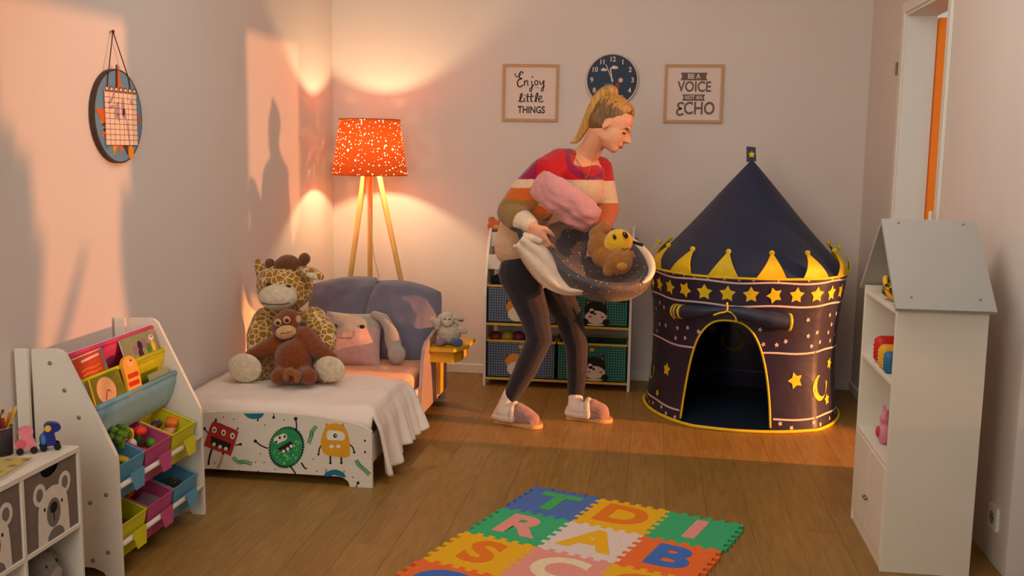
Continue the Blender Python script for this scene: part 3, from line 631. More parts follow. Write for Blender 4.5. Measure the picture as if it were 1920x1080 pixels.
one_print('hand_print', lambda q: (pst(q, [(1620, 815), (1645, 770)], 10, 1.4, 7), pov(q, 1645, 765, 17, 16, 1.5, 7)))
for x, y in ((330, 90), (660, 152), (862, 98), (612, 455), (650, 548), (768, 620), (1172, 512), (1210, 640), (1590, 705), (222, 70), (128, 550), (560, 545), (590, 640), (385, 632)): one_print('dot_print', lambda q: pov(q, x, y, 7, 7, 1.4, 7, 0, 8))
for x, y in ((1718, 318), (1720, 438)): one_print('screw_head', lambda q: pov(q, x, y, 10, 12, 2.5, 7))
for path in ([(320, 495), (380, 545), (440, 540), (510, 560)], [(1205, 165), (1160, 220), (1150, 270), (1125, 335)], [(1625, 525), (1660, 580), (1710, 620), (1760, 670)]):
    q = MB(); c = cr([(a, b, 0) for a, b in path], 5)
    pst(q, path, 3, 1.4, 1)
    for k, p in enumerate(c):
        t = (c[min(k+1, len(c)-1)]-c[max(k-1, 0)]).normalized(); an = math.atan2(t.y, t.x)
        for sg in (-1, 1): pov(q, p.x-t.y*sg*13+t.x*6, p.y+t.x*sg*13+t.y*6, 13, 5, 1.6, 1, an+sg*.9, 8)
    q.build('leaf_sprig_print', PM, fb)
# headboard leg print
m = MB(); Fh = face_back(0, 0, 5.04)
m.prism([(-1.115, .03), (-1.06, .02), (-1.055, .055), (-1.10, .07)], .0002, .0008, 0, Fh); m.prism([(-1.085, .12), (-1.078, .12), (-1.074, .18), (-1.082, .18)], .0002, .0008, 1, Fh); m.prism(oval(-1.062, .20, .006, .008, 10), .0002, .0008, 1, Fh)
m.build('leg_print', [P_TEAL, P_BK], bpy.data.objects['headboard'])
# mattress, duvet
PEACH = mat('peach_sheet', (232, 170, 138), .85, .04, 15, .25, 30, .1)
mt = MB().bb((-1.814, FY+.022, .142), (-1.064, 5.032, .268), 0, .03, 4); one(mt, 'mattress', PEACH, (-1.44, 4.36, .142), 'mattress in a peach fitted sheet on the toddler bed', 'mattress', smooth=True)
DUV = mat('white_duvet_cotton', (232, 214, 200), .9, .03, 12, .2, 35, .1, .2)
rows = []; NU = 46
for i in range(NU):
    u = i/(NU-1); row = []
    for j in range(64):
        v = j/63
        if v < .62:
            s = v/.62; x = -1.822+.775*s
            y0 = FY+.0185; yend = 4.36-.04*math.sin(s*3)-.10*s**4+.05*noise.noise(V((s*4, 7, 0)))
            y = y0+(yend-y0)*u
            z = .297+.012*noise.noise(V((x*4.5, y*4.5, 1)))+.007*noise.noise(V((x*14, y*9, 4)))
            z += .012*math.sin(PI*min(1, u*1.0))
            if u < .08: z -= .085*(1-u/.08)**2
            if s > .93: z -= .008*((s-.93)/.07)**2
            if u > .93: z -= .014*((u-.93)/.07)**2
        else:
            s = (v-.62)/.38
            ytop = FY+.025+(4.235-FY)*u
            ybot = (FY+.045)+(4.14-FY-.045)*u
            y = ytop+(ybot-ytop)*s
            L = (.250-.10*u**1.3+.014*math.sin(u*9))*1.0
            z = .287-L*s
            fold = (.016*math.sin(u*21+1.0)+.011*math.sin(u*47))*s
            x = -1.047+.022*math.sin(min(1, s*3)*PI/2)+.075*s*(.35+.75*u)+fold
            if u > .9: x += .01*s
        row.append(V((x, y, z)))
    rows.append(row)
dv = MB().sheet(rows); one(dv, 'duvet', DUV, (-1.44, 4.0, .28), 'white duvet spread over the bed foot and hanging to the floor', 'duvet', smooth=True, sol=.008)
# ------------------------------------------------------------------ cushions
def cushion_mb(c, rx, uy, w, h, t, n=18, pinch=.07, rnd=0, fm=None, wr=.006, seed=0):
    rx = V(rx).normalized(); uy = V(uy); uy = (uy-rx*uy.dot(rx)).normalized(); nz = rx.cross(uy)
    m = MB()
    def P(u, v, s):
        k = max(0, (1-abs(u)**2.6))*max(0, (1-abs(v)**2.6)); th = t/2*k**.55
        x = u*w/2*(1-pinch*(1-v*v))*math.sqrt(1-rnd*v*v/2); y = v*h/2*(1-pinch*(1-u*u))*math.sqrt(1-rnd*u*u/2)
        q = noise.noise(V((u*2.3+seed, v*2.3, s*3)))*wr*k**.3+noise.noise(V((u*6+seed, v*5, s*3+9)))*wr*.45*k**.3
        return V(c)+rx*x+uy*y+nz*(s*th+q)
    for s in (1, -1):
        m.sheet([[P(-1+2*i/n, -1+2*j/n, s) for j in range(n+1)] for i in range(n+1)])
    if fm:
        for k, f in enumerate(m.f):
            cc = sum((V(m.v[i]) for i in f), V())/4-V(c); m.m[k] = fm(cc.dot(rx)/(w/2), cc.dot(uy)/(h/2))
    return m
BLUEG = mat('slate_blue_cotton', (112, 108, 124), .85, .05, 12, .15, 60, .15, .3)
c = J(648, 575, 4.95); m = cushion_mb(c, (1, .05, .13), (0, .35, 1), .39, .31, .13, pinch=0, rnd=.5, wr=.020, seed=3)
one(m, 'pillow', BLUEG, c, 'slate blue pillow leaning on the headboard, behind the giraffe', 'pillow', 'slate blue pillows', smooth=True)
c = J(754, 602, 4.86); m = cushion_mb(c, (1, .10, -.16), (.10, .40, 1), .375, .41, .12, pinch=0, rnd=.5, wr=.018, seed=8)
p = one(m, 'pillow', BLUEG, c, 'large slate blue pillow leaning on the headboard beside the sheep tray', 'pillow', 'slate blue pillows', smooth=True)
# grey-and-pink animal cushion with a floppy ear
ac = thing('animal_cushion', J(668, 690, 4.62), 'square grey and pink animal-face cushion with floppy grey ear', 'cushion')
GRYC = mat('grey_velour', (168, 156, 146), .95, .06, 40, .3, 200, .05, .4); PNKC = mat('pink_velour', (196, 156, 148), .95, .06, 40, .3, 200, .05, .4)
c = J(662, 637, 4.66); rx = V((1, .18, -.03)); uy = V((-.02, .42, 1))
m = cushion_mb(c, rx, uy, .275, .275, .10, n=24, fm=lambda u, v: 0 if v > .38 or (v > .15 and u < .1) else 1, seed=5); m.build('cushion_body', [GRYC, PNKC], ac, True)
rxn = rx.normalized(); uyn = (uy-rxn*uy.dot(rxn)).normalized(); nzn = rxn.cross(uyn)
if nzn.y > 0: nzn = -nzn
Fc = frame(c+nzn*.050, rxn, uyn, nzn)
for ex in (-.085, .045):
    q = MB(); q.ell(None, (.013, .010, .006), M=Fc @ Matrix.Translation((ex, .055, -.008 if ex < 0 else -.002))); eo = q.build('eye', BLACK, ac, True)
q = MB(); add_stroke(q, [(-.055, .03), (-.05, .0), (-.035, -.005), (-.02, 0)], .003, -.001, .001, 0, Fc, 3); add_stroke(q, [(-.02, 0), (-.005, -.004), (.005, .01), (.008, .03)], .003, -.001, .001, 0, Fc, 3); q.build('stitched_muzzle', MIDGREY, ac)
a, b_, d_ = J(700, 592, 4.70), J(738, 615, 4.68), J(742, 672, 4.62)
blob('ear', [('e', J(737, 640, 4.655), (.040, .022, .085), (0, -.22, 0)), ('e', J(744, 664, 4.64), (.046, .024, .048)), ('c', [J(702, 590, 4.70), J(720, 597, 4.69), J(731, 618, 4.67)], [.020, .024, .028])], GRYC, ac, .006)

# ------------------------------------------------------------------ plush giraffe
GIR = voronoi_mat('giraffe_fur', (164, 112, 36), (230, 200, 150), 38, .07); GB = plush('brown_fur', (112, 64, 28)); GC = plush('cream_fur', (222, 202, 172)); EYE = mat('eye_black', (14, 12, 12), .15, .02, spec=.6)
BZ = .302
gi = thing('plush_giraffe', J(540, 712, 4.12), 'big spotted plush giraffe sitting on the bed against the wall', 'plush toy')
GYc = 4.30
hd_ = J(534, 536, 4.27); bd = J(541, 640, GYc)
blob('body', [('e', bd, (.135, .115, .155)), ('e', J(541, 680, 4.27), (.15, .12, .075)), ('e', hd_, (.128, .105, .115)), ('e', J(543, 522, 4.28), (.105, .095, .085)),
    ('c', [J(588, 600, 4.25), J(608, 625, 4.20), J(611, 648, 4.16)], [.062, .058, .045]), ('c', [J(498, 600, 4.25), J(485, 630, 4.20), J(482, 655, 4.17)], [.058, .055, .045]),
    ('c', [J(510, 690, 4.20), J(485, 693, 4.10), J(462, 692, 4.03)], [.07, .062, .066]), ('c', [J(570, 690, 4.20), J(600, 694, 4.12), J(617, 692, 4.04)], [.07, .06, .062])], GIR, gi, .007, 5)
m = MB().ell(J(521, 557, 4.17), (.086, .062, .057), 0, (0, -.05, 0), 24, 16); mz = m.build('muzzle', GC, gi, True)
mc = J(521, 557, 4.17); q = MB(); q.tube([mc+V((.083*.92*math.sin(a), -.062*math.cos(a)*.97-.001, -.012-.012*math.cos(a))) for a in [x*.13 for x in range(-8, 9)]], .0017, 6); q.build('mouth_stitch', P_BK, mz)
for px, py in ((504, 534), (540, 538)): MB().ell(J(px, py, 4.168), .011, nu=12, nv=8).build('eye', EYE, gi, True)
for pts, r in (([J(511, 512, 4.24), J(506, 494, 4.23)], (.018, .024)), ([J(560, 510, 4.23), J(566, 495, 4.22), J(571, 485, 4.21)], (.015, .018, .027))): blob('horn', [('c', pts, r)], GB, gi, .005)
blob('forelock', [('e', J(540, 492, 4.23), (.050, .045, .034)), ('e', J(526, 496, 4.22), (.03, .03, .026)), ('e', J(556, 496, 4.22), (.022, .03, .022))], GB, gi, .006)
blob('ear', [('c', [J(492, 518, 4.28), J(487, 500, 4.28), J(484, 490, 4.28)], [.026, .024, .014])], GIR, gi, .005)
er = blob('ear', [('c', [J(562, 506, 4.22), J(583, 511, 4.19), J(601, 519, 4.17)], [.020, .026, .017])], GIR, gi, .005)
MB().ell(J(588, 518, 4.162), (.034, .010, .014), 0, (0, .30, .15)).build('ear_lining', GC, er, True)
for px, py, Y, rx_, rz_, tl in ((459, 690, 3.966, .072, .064, .10), (619, 692, 3.980, .066, .056, -.05)):
    MB().ell(J(px, py, Y), (rx_, .018, rz_), 0, (.12, 0, tl), 24, 12).build('foot_sole', GC, gi, True)
# ------------------------------------------------------------------ plush monkey
MK = plush('russet_fur', (128, 62, 22), .2); MKF = plush('tan_fur', (216, 166, 112)); MKT = plush('ginger_fur', (150, 92, 40))
mk = thing('plush_monkey', J(545, 714, 4.0), 'russet plush orangutan with tan face sitting on the giraffe lap', 'plush toy')
blob('body', [('e', J(551, 675, 4.02), (.082, .07, .088)), ('e', J(551, 700, 4.0), (.088, .075, .045)), ('e', J(536, 612, 4.08), (.062, .056, .065)), ('e', J(541, 598, 4.09), (.05, .05, .045)),
    ('c', [J(518, 645, 4.05), J(492, 657, 4.02), J(470, 666, 4.01)], [.042, .034, .026]), ('c', [J(570, 632, 4.06), J(598, 656, 4.02), J(622, 672, 4.0)], [.048, .036, .026]), ('c', [J(570, 702, 3.98), J(580, 706, 3.93)], [.04, .035]), ('c', [J(530, 702, 3.98), J(522, 706, 3.93)], [.04, .035])], MK, mk, .006, 4)
mz = MB().ell(J(536, 623, 4.02), (.045, .034, .03), 0, (0, -.18, 0), 20, 12).build('muzzle', MKF, mk, True)
q = MB(); mc = J(536, 624, 3.983); q.tube([mc+V((-.024, .002, -.004)), mc+V((0, -.001, -.001)), mc+V((.026, .003, .007))], .0014, 6); q.build('mouth_stitch', P_BK, mz)
for px, py in ((521, 605), (538, 600)):
    e = MB().ell(J(px, py, 4.025), (.0165, .010, .0165)).build('eye', MKF, mk, True); MB().ell(J(px, py+.5, 4.014), (.0085, .006, .0085)).build('pupil', EYE, e, True)
MB().ell(J(559.5, 599, 4.07), (.012, .012, .018)).build('ear', MKF, mk, True)
for pts in ([J(537, 708, 3.90), J(538, 698, 3.89), J(545, 694, 3.89)], [J(548, 698, 3.89), J(560, 702, 3.89), J(557, 712, 3.89)]): blob('foot', [('c', pts, [.015, .015, .013])], MKT, mk, .004)
# ------------------------------------------------------------------ plush sheep on the tray
LZ0 = .368; lb = thing('plush_sheep', (-.955, 4.70, LZ0), 'little cream plush sheep with purple and blue feet on the mustard tray', 'plush toy')
SHW = plush('cream_wool', (196, 178, 160)); SHF = plush('cream_face', (206, 186, 166)); PUR = plush('lilac_felt', (140, 112, 150)); BLF = plush('denim_felt', (62, 88, 130)); BRN = plush('brown_felt', (120, 90, 60))
bc = V((-.952, 4.735, LZ0+.055))
m = MB()
prof = []
for k in range(25):
    th = PI*k/24; prof.append((max(.001, .058*math.sin(th)*(1+.035*math.sin(k*2.1))), .056*math.cos(PI-th)))
m.lathe(prof, 24, 0, Matrix.Translation(bc)); m.build('body', SHW, lb, True)
hc = J(839, 598, 4.715)
blob('head', [('e', hc, (.036, .036, .036)), ('e', hc+V((.006, -.022, -.012)), (.026, .024, .022))], SHF, lb, .004)
blob('ear', [('c', [hc+V((-.03, .0, .012)), hc+V((-.045, -.008, -.02)), hc+V((-.05, -.01, -.045))], [.014, .017, .012])], SHW, lb, .004)
e = blob('ear', [('c', [hc+V((.028, 0, .012)), hc+V((.055, 0, .004)), hc+V((.075, -.004, .0))], [.012, .014, .009])], SHW, lb, .004); MB().ell(hc+V((.068, -.009, -.004)), (.012, .005, .007)).build('ear_lining', BRN, e, True)
for dx in (-.005, .017): MB().ell(hc+V((dx, -.036, .004)), .0045, nu=8, nv=6).build('eye', EYE, lb, True)
blob('arm', [('c', [bc+V((-.045, -.01, .02)), bc+V((-.068, -.015, .05)), bc+V((-.078, -.015, .062))], [.016, .018, .016])], SHW, lb, .004)
blob('arm', [('c', [bc+V((.045, -.01, .018)), bc+V((.068, -.015, .014)), bc+V((.078, -.015, .010))], [.016, .016, .013])], SHW, lb, .004)
blob('foot', [('c', [bc+V((-.02, -.045, -.036)), bc+V((-.03, -.075, -.034))], [.018, .021])], PUR, lb, .004)
blob('foot', [('c', [bc+V((.028, -.04, -.038)), bc+V((.05, -.062, -.036)), bc+V((.062, -.068, -.034))], [.017, .019, .019])], BLF, lb, .004)
# ------------------------------------------------------------------ framed prints and clock on the back wall
FRO = mat('oak_frame', (196, 150, 104), .55, .12, 30, .05, 120, .3, stretch=(1, 1, 6)); PAPER = mat('print_paper', (226, 205, 192), .7, .01); INK = mat('ink_black', (52, 40, 36), .7); INKG = mat('ink_grey', (112, 92, 84), .7, .08, 30)
def picture(cx, cz, w, h, tilt, label):
    t = thing('framed_print', (cx, YB, cz), label, 'picture', 'framed prints on the back wall')
    F = face_back(cx, cz, YB-.001) @ Matrix.Rotation(tilt, 4, 'Z'); b = .0145
    for a, c in (((-w/2, -h/2), (w/2, -h/2+b)), ((-w/2, h/2-b), (w/2, h/2)), ((-w/2, -h/2+b), (-w/2+b, h/2-b)), ((w/2-b, -h/2+b), (w/2, h/2-b))):
        MB().prism([a, (c[0], a[1]), c, (a[0], c[1])], 0, .018, 0, F).build('frame_bar', FRO, t)
    MB().prism([(-w/2+b, -h/2+b), (w/2-b, -h/2+b), (w/2-b, h/2-b), (-w/2+b, h/2-b)], 0, .008, 0, F).build('print_sheet', PAPER, t)
    return t, F
t, F = picture(-.703, 1.614, .314, .314, -.004, 'oak-framed print reading Enjoy the little THINGS, left of the clock')
def D(cx, cy): p = at(920+cx/4.174, 80+cy/4.174, 1, YB-.01); return p
Fi = F.inverted()
def D2(cx, cy): q = Fi @ D(cx, cy); return (q.x, q.y)
m = MB()
def S(pts, wpx=9): add_stroke(m, [D2(*p) for p in pts], wpx*.00072, .008, .0088, 0, F, 5)
S([(190, 238), (194, 258), (208, 268), (226, 258), (240, 240)], 7); S([(254, 242), (246, 228), (232, 232), (222, 252), (226, 274), (246, 282)]); S([(246, 282), (220, 290), (209, 316), (218, 342), (236, 344), (252, 330)], 10)
S([(262, 338), (264, 318), (266, 298)], 9); S([(266, 312), (278, 298), (290, 302), (288, 326), (298, 334)], 8)
S([(320, 298), (324, 335), (322, 370), (312, 382), (305, 366), (322, 348), (340, 330)], 8); S([(326, 262), (328, 274)], 10)
S([(357, 296), (345, 306), (347, 326), (360, 330), (370, 316), (366, 300), (357, 296)], 8)
S([(384, 298), (388, 322), (402, 324), (414, 298)], 8); S([(418, 292), (414, 335), (412, 368), (402, 380), (396, 366), (412, 346), (424, 338)], 8)
S([(216, 464), (232, 446), (246, 416), (244, 398), (234, 410), (230, 448), (240, 464), (252, 456)], 9); S([(264, 432), (261, 458), (272, 462)], 9); S([(268, 408), (270, 416)], 10)
S([(290, 398), (287, 452), (298, 464)], 10); S([(320, 394), (316, 452), (328, 464)], 10); S([(276, 424), (340, 418)], 7)
S([(342, 464), (358, 440), (370, 408), (364, 394), (354, 420), (352, 452), (362, 464)], 9); S([(374, 446), (394, 438), (398, 422), (386, 418), (374, 442), (386, 464), (414, 456)], 8)
x, y = D2(318, 528); text_mb(m, 'THINGS', .054, .008, .0088, 0, F, x, y, .80, .0012)
x, y = D2(363, 353); text_mb(m, 'THE', .011, .008, .0086, 1, F, x, y)
m.build('lettering', [INK, INKG], t)
t, F = picture(.196, 1.616, .318, .314, -.0, 'oak-framed print reading BE A VOICE NOT AN ECHO, right of the clock'); Fi = F.inverted()
m = MB()
for cx, cy, wd, ht in ((1592, 265, 200, 58), (1588, 430, 172, 48)):
    x, y = D2(cx, cy); a = wd*.00072/2; b = ht*.00072/2
    m.prism([(x-a, y-b), (x+a, y-b), (x+a-.008, y), (x+a, y+b), (x-a, y+b), (x-a+.008, y)], .008, .0086, 1, F)
x, y = D2(1592, 265); text_mb(m, 'BE A', .036, .0086, .0092, 2, F, x, y, .95, .0008)
x, y = D2(1588, 430); text_mb(m, 'NOT AN', .030, .0086, .0092, 2, F, x, y, .8, .0006)
x, y = D2(1595, 348); text_mb(m, 'VOICE', .078, .008, .0088, 1, F, x, y, .80, .0018)
x, y = D2(1600, 518); text_mb(m, 'CHO', .094, .008, .0088, 1, F, x+.022, y, .80, .002)
x, y = D2(1482, 518); add_stroke(m, [(x+.02, y+.026), (x+.004, y+.033), (x-.012, y+.022), (x-.004, y+.006), (x+.008, y+.002), (x-.012, y-.006), (x-.016, y-.022), (x-.002, y-.034), (x+.02, y-.026)], .011, .008, .0088, 1, F, 4)
m.build('lettering', [INK, INKG, PAPER], t)

ck = thing('wall_clock', (-.249, YB, 1.688), 'round navy wall clock with white rim above the woman', 'clock')
F = face_back(-.249, 1.686, YB-.001); NAVY = mat('clock_navy', (30, 44, 72), .5, .05); CRM = mat('clock_cream', (224, 205, 188), .5); RIMW = mat('clock_rim', (214, 190, 176), .4)
MB().lathe([(.141, 0), (.1455, .004), (.1455, .022), (.141, .027), (.137, .022)], 56, 0, F, True, False).build('rim', RIMW, ck, True)
MB().prism(oval(0, 0, .1385, .1385, 56), .012, .018, 0, F).build('face', NAVY, ck)
for k in range(1, 13):
    m = MB(); a = PI/2-2*PI*k/12; text_mb(m, str(k), .037, .018, .0186, 0, F, .112*math.cos(a), .112*math.sin(a), .95, .0008); m.build('numeral', CRM, ck)
for x, y, s in ((.012, .066, 1), (-.046, .054, .9)):
    m = MB(); m.prism(oval(x, y, .021*s, .006*s, 16), .018, .0184, 0, F); m.prism(oval(x-.004*s, y+.005*s, .011*s, .008*s, 14), .018, .0183, 0, F); m.prism(oval(x+.008*s, y+.004*s, .008*s, .006*s, 12), .018, .01835, 0, F); m.build('cloud_print', CRM, ck)
for nm, poly, mt in (('moon_print', oval(.047, .0, .0125, .0125, 20), mat('clock_peach', (226, 176, 140), .5)), ('teal_print', rrect(.05, .03, .004, -.018, -.034), mat('clock_teal', (70, 120, 120), .5)), ('red_print', rrect(.02, .034, .004, .030, -.03), mat('clock_red', (140, 50, 50), .5))): MB().prism(poly, .018, .0185, 0, F).build(nm, mt, ck)
for nm, a, l, w_ in (('minute_hand', 113, .092, .004), ('hour_hand', 100, .066, .006)):
    a = math.radians(a); add = MB(); add_stroke(add, [(-.012*math.cos(a), -.012*math.sin(a)), (l*math.cos(a), l*math.sin(a))], w_, .021 if l < .08 else .0225, .0222 if l < .08 else .0235, 0, F); add.build(nm, CRM, ck)
MB().lathe([(.006, .018), (.006, .0245)], 14, 0, F).build('hand_pin', CRM, ck)

# ------------------------------------------------------------------ tripod lamp
lp = thing('tripod_lamp', (-1.531, 5.40, 0), 'wooden tripod floor lamp with glowing orange star-punched shade', 'floor lamp')
SHADE = bpy.data.materials.new('orange_punched_shade'); SHADE.use_nodes = True
nt = SHADE.node_tree; N = nt.nodes; L = nt.links; N.remove(N['Principled BSDF']); out = N['Material Output']
tc = N.new('ShaderNodeTexCoord'); sp_ = N.new('ShaderNodeSeparateXYZ'); L.new(tc.outputs['Object'], sp_.inputs[0])
def mth(op, a, b): n = N.new('ShaderNodeMath'); n.operation = op; [L.new(v, n.inputs[i]) if not isinstance(v, float) else setattr(n.inputs[i], 'default_value', v) for i, v in enumerate((a, b))]; return n.outputs[0]
ang = mth('MULTIPLY', mth('ARCTAN2', mth('SUBTRACT', sp_.outputs[0], -1.531), mth('SUBTRACT', sp_.outputs[1], 5.40)), .185)
uvn = N.new('ShaderNodeCombineXYZ'); L.new(ang, uvn.inputs[0]); L.new(sp_.outputs[2], uvn.inputs[1])     # unrolled shade surface: arc length, height
def holes(scale, lo, hi, prob):
    vo = N.new('ShaderNodeTexVoronoi'); vo.voronoi_dimensions = '2D'; vo.inputs['Randomness'].default_value = .85; vo.inputs['Scale'].default_value = scale; L.new(uvn.outputs[0], vo.inputs['Vector'])
    sx = N.new('ShaderNodeSeparateColor'); L.new(vo.outputs['Color'], sx.inputs[0])
    mr = N.new('ShaderNodeMapRange'); mr.inputs['From Min'].default_value = 1-prob; mr.inputs['To Min'].default_value = lo; mr.inputs['To Max'].default_value = hi; L.new(sx.outputs[0], mr.inputs['Value'])
    lt = N.new('ShaderNodeMath'); lt.operation = 'LESS_THAN'; L.new(vo.outputs['Distance'], lt.inputs[0]); L.new(mr.outputs[0], lt.inputs[1]); return lt.outputs[0]
h1 = holes(46.0, -.03, .17, 1.0); h2 = holes(22.0, .0, .16, .50)
mxm = N.new('ShaderNodeMath'); mxm.operation = 'MAXIMUM'; L.new(h1, mxm.inputs[0]); L.new(h2, mxm.inputs[1])
tl = N.new('ShaderNodeBsdfTranslucent'); tl.inputs[0].default_value = (.42, .07, .010, 1); df = N.new('ShaderNodeBsdfDiffuse'); df.inputs[0].default_value = (.55, .08, .02, 1)
a1 = N.new('ShaderNodeMixShader'); a1.inputs[0].default_value = .88; L.new(tl.outputs[0], a1.inputs[1]); L.new(df.outputs[0], a1.inputs[2])
tw = N.new('ShaderNodeBsdfTranslucent'); tw.inputs[0].default_value = (.95, .85, .7, 1); tt = N.new('ShaderNodeBsdfTransparent'); a2 = N.new('ShaderNodeMixShader'); a2.inputs[0].default_value = .35; L.new(tw.outputs[0], a2.inputs[1]); L.new(tt.outputs[0], a2.inputs[2])
a3 = N.new('ShaderNodeMixShader'); L.new(mxm.outputs[0], a3.inputs[0]); L.new(a1.outputs[0], a3.inputs[1]); L.new(a2.outputs[0], a3.inputs[2]); L.new(a3.outputs[0], out.inputs[0])
ZS0, ZS1, RS0, RS1 = 1.152, 1.447, .2027, .163
LC = Matrix.Translation((-1.531, 5.40, 0))
MB().lathe([(RS0+(RS1-RS0)*k/8, ZS0+(ZS1-ZS0)*k/8) for k in range(9)], 64, 0, LC, False, False).build('lamp_shade', SHADE, lp, True)
SHR = mat('shade_rim_orange', (196, 70, 20), .7)
for r, z in ((RS0, ZS0), (RS1, ZS1)): MB().tube([(-1.531+r*math.cos(a), 5.40+r*math.sin(a), z) for a in (2*PI*k/64 for k in range(64))], .0028, 6, 0, True).build('shade_rim', SHR, lp, True)
BEECH = mat('beech_wood', (214, 168, 96), .45, .12, 14, .03, 80, .35, stretch=(4, 4, .6))
hub = V((-1.531, 5.40, 1.185)); FEET = [(-1.715, 5.35), (-1.225, 5.37), (-1.585, 5.58)]
for fx, fy in FEET: d_ = (V((fx, fy, 0))-hub); MB().tube([hub+V((d_.x*.14, d_.y*.14, .0)), V((fx, fy, .002))], [.0165, .0125], 12).build('leg', BEECH, lp, True)
MB().lathe([(.032, 1.168), (.036, 1.18), (.036, 1.20), (.02, 1.205)], 20, 0, LC).build('hub', BEECH, lp, True)
MB().lathe([(.018, 1.205), (.018, 1.245), (.014, 1.25)], 16, 0, LC).build('bulb_socket', WHITE, lp, True)
for k in range(3): a = 2*PI*k/3+.4; MB().tube([(-1.531+.018*math.cos(a), 5.40+.018*math.sin(a), 1.215), (-1.531+RS0*.975*math.cos(a), 5.40+RS0*.975*math.sin(a), 1.19)], .002, 6).build('shade_spoke', STEEL, lp)
MB().tube(cr([(-1.526, 5.38, 1.18), (-1.534, 5.37, 1.03), (-1.518, 5.38, .88), (-1.512, 5.40, .72), (-1.50, 5.47, .55), (-1.52, 5.55, .2), (-1.45, 5.6, .006)], 8), .0025, 6).build('power_cord', WHITE, lp, True)
pd = bpy.data.lights.new('lamp_bulb', 'POINT'); po = bpy.data.objects.new('lamp_bulb', pd); COL.objects.link(po); pd.energy = 16; pd.color = (1, .79, .42); pd.shadow_soft_size = .024; po.location = (-1.531, 5.40, 1.305); po.parent = lp; po.matrix_parent_inverse = lp.matrix_basis.inverted()

# ------------------------------------------------------------------ toy rack against the back wall
rk = thing('toy_rack', (-.5, 5.6, 0), 'white and yellow toy rack with fabric boxes behind the woman', 'toy rack')
RX0, RX1, RY0, RY1 = -.905, -.097, 5.45, 5.732
prf = [(RY0, 0), (RY0+.03, 0), (RY0+.04, .02), (RY1-.04, .02), (RY1-.03, 0), (RY1, 0), (RY1, .885), (RY1-.05, .885), (RY1-.11, .86), (RY1-.17, .80), (RY1-.225, .71), (RY1-.265, .60), (RY0, .50)]
for x in (RX0, RX1-.014): MB().prism(prf, 0, .014, 0, face_right(0, 0, x)).build('side_panel', MELA, rk)
RYEL = mat('yellow_edge', (214, 176, 34), .55)
for z in (.035, .34):
    MB().bb((RX0+.014, RY0+.004, z), (RX1-.014, RY1, z+.012), 0, .001).build('shelf', MELA, rk); MB().bb((RX0+.014, RY0, z+.004), (RX1-.014, RY0+.004, z+.014)).build('shelf_edge', RYEL, rk)
MB().bb((RX0+.014, 5.50, .645), (RX1-.014, 5.508, .725), 0, .001).build('front_board', MELA, rk); MB().bb((RX0+.014, 5.508, .645), (RX1-.014, RY1, .655)).build('shelf', MELA, rk)
MB().bb((RX0+.014, 5.61, .76), (RX1-.014, 5.618, .84), 0, .001).build('front_board', MELA, rk); MB().bb((RX0+.014, 5.618, .76), (RX1-.014, RY1, .77)).build('shelf', MELA, rk)
GBL = voronoi_mat('blue_grid_fabric', (74, 92, 118), (150, 160, 172), 70, .26, 'F1', 0.0, .85, (0, 2)); GTE = voronoi_mat('teal_grid_fabric', (36, 98, 92), (110, 158, 146), 70, .26, 'F1', 0.0, .85, (0, 2))
BOXIN = mat('box_inside', (34, 36, 40), .9)
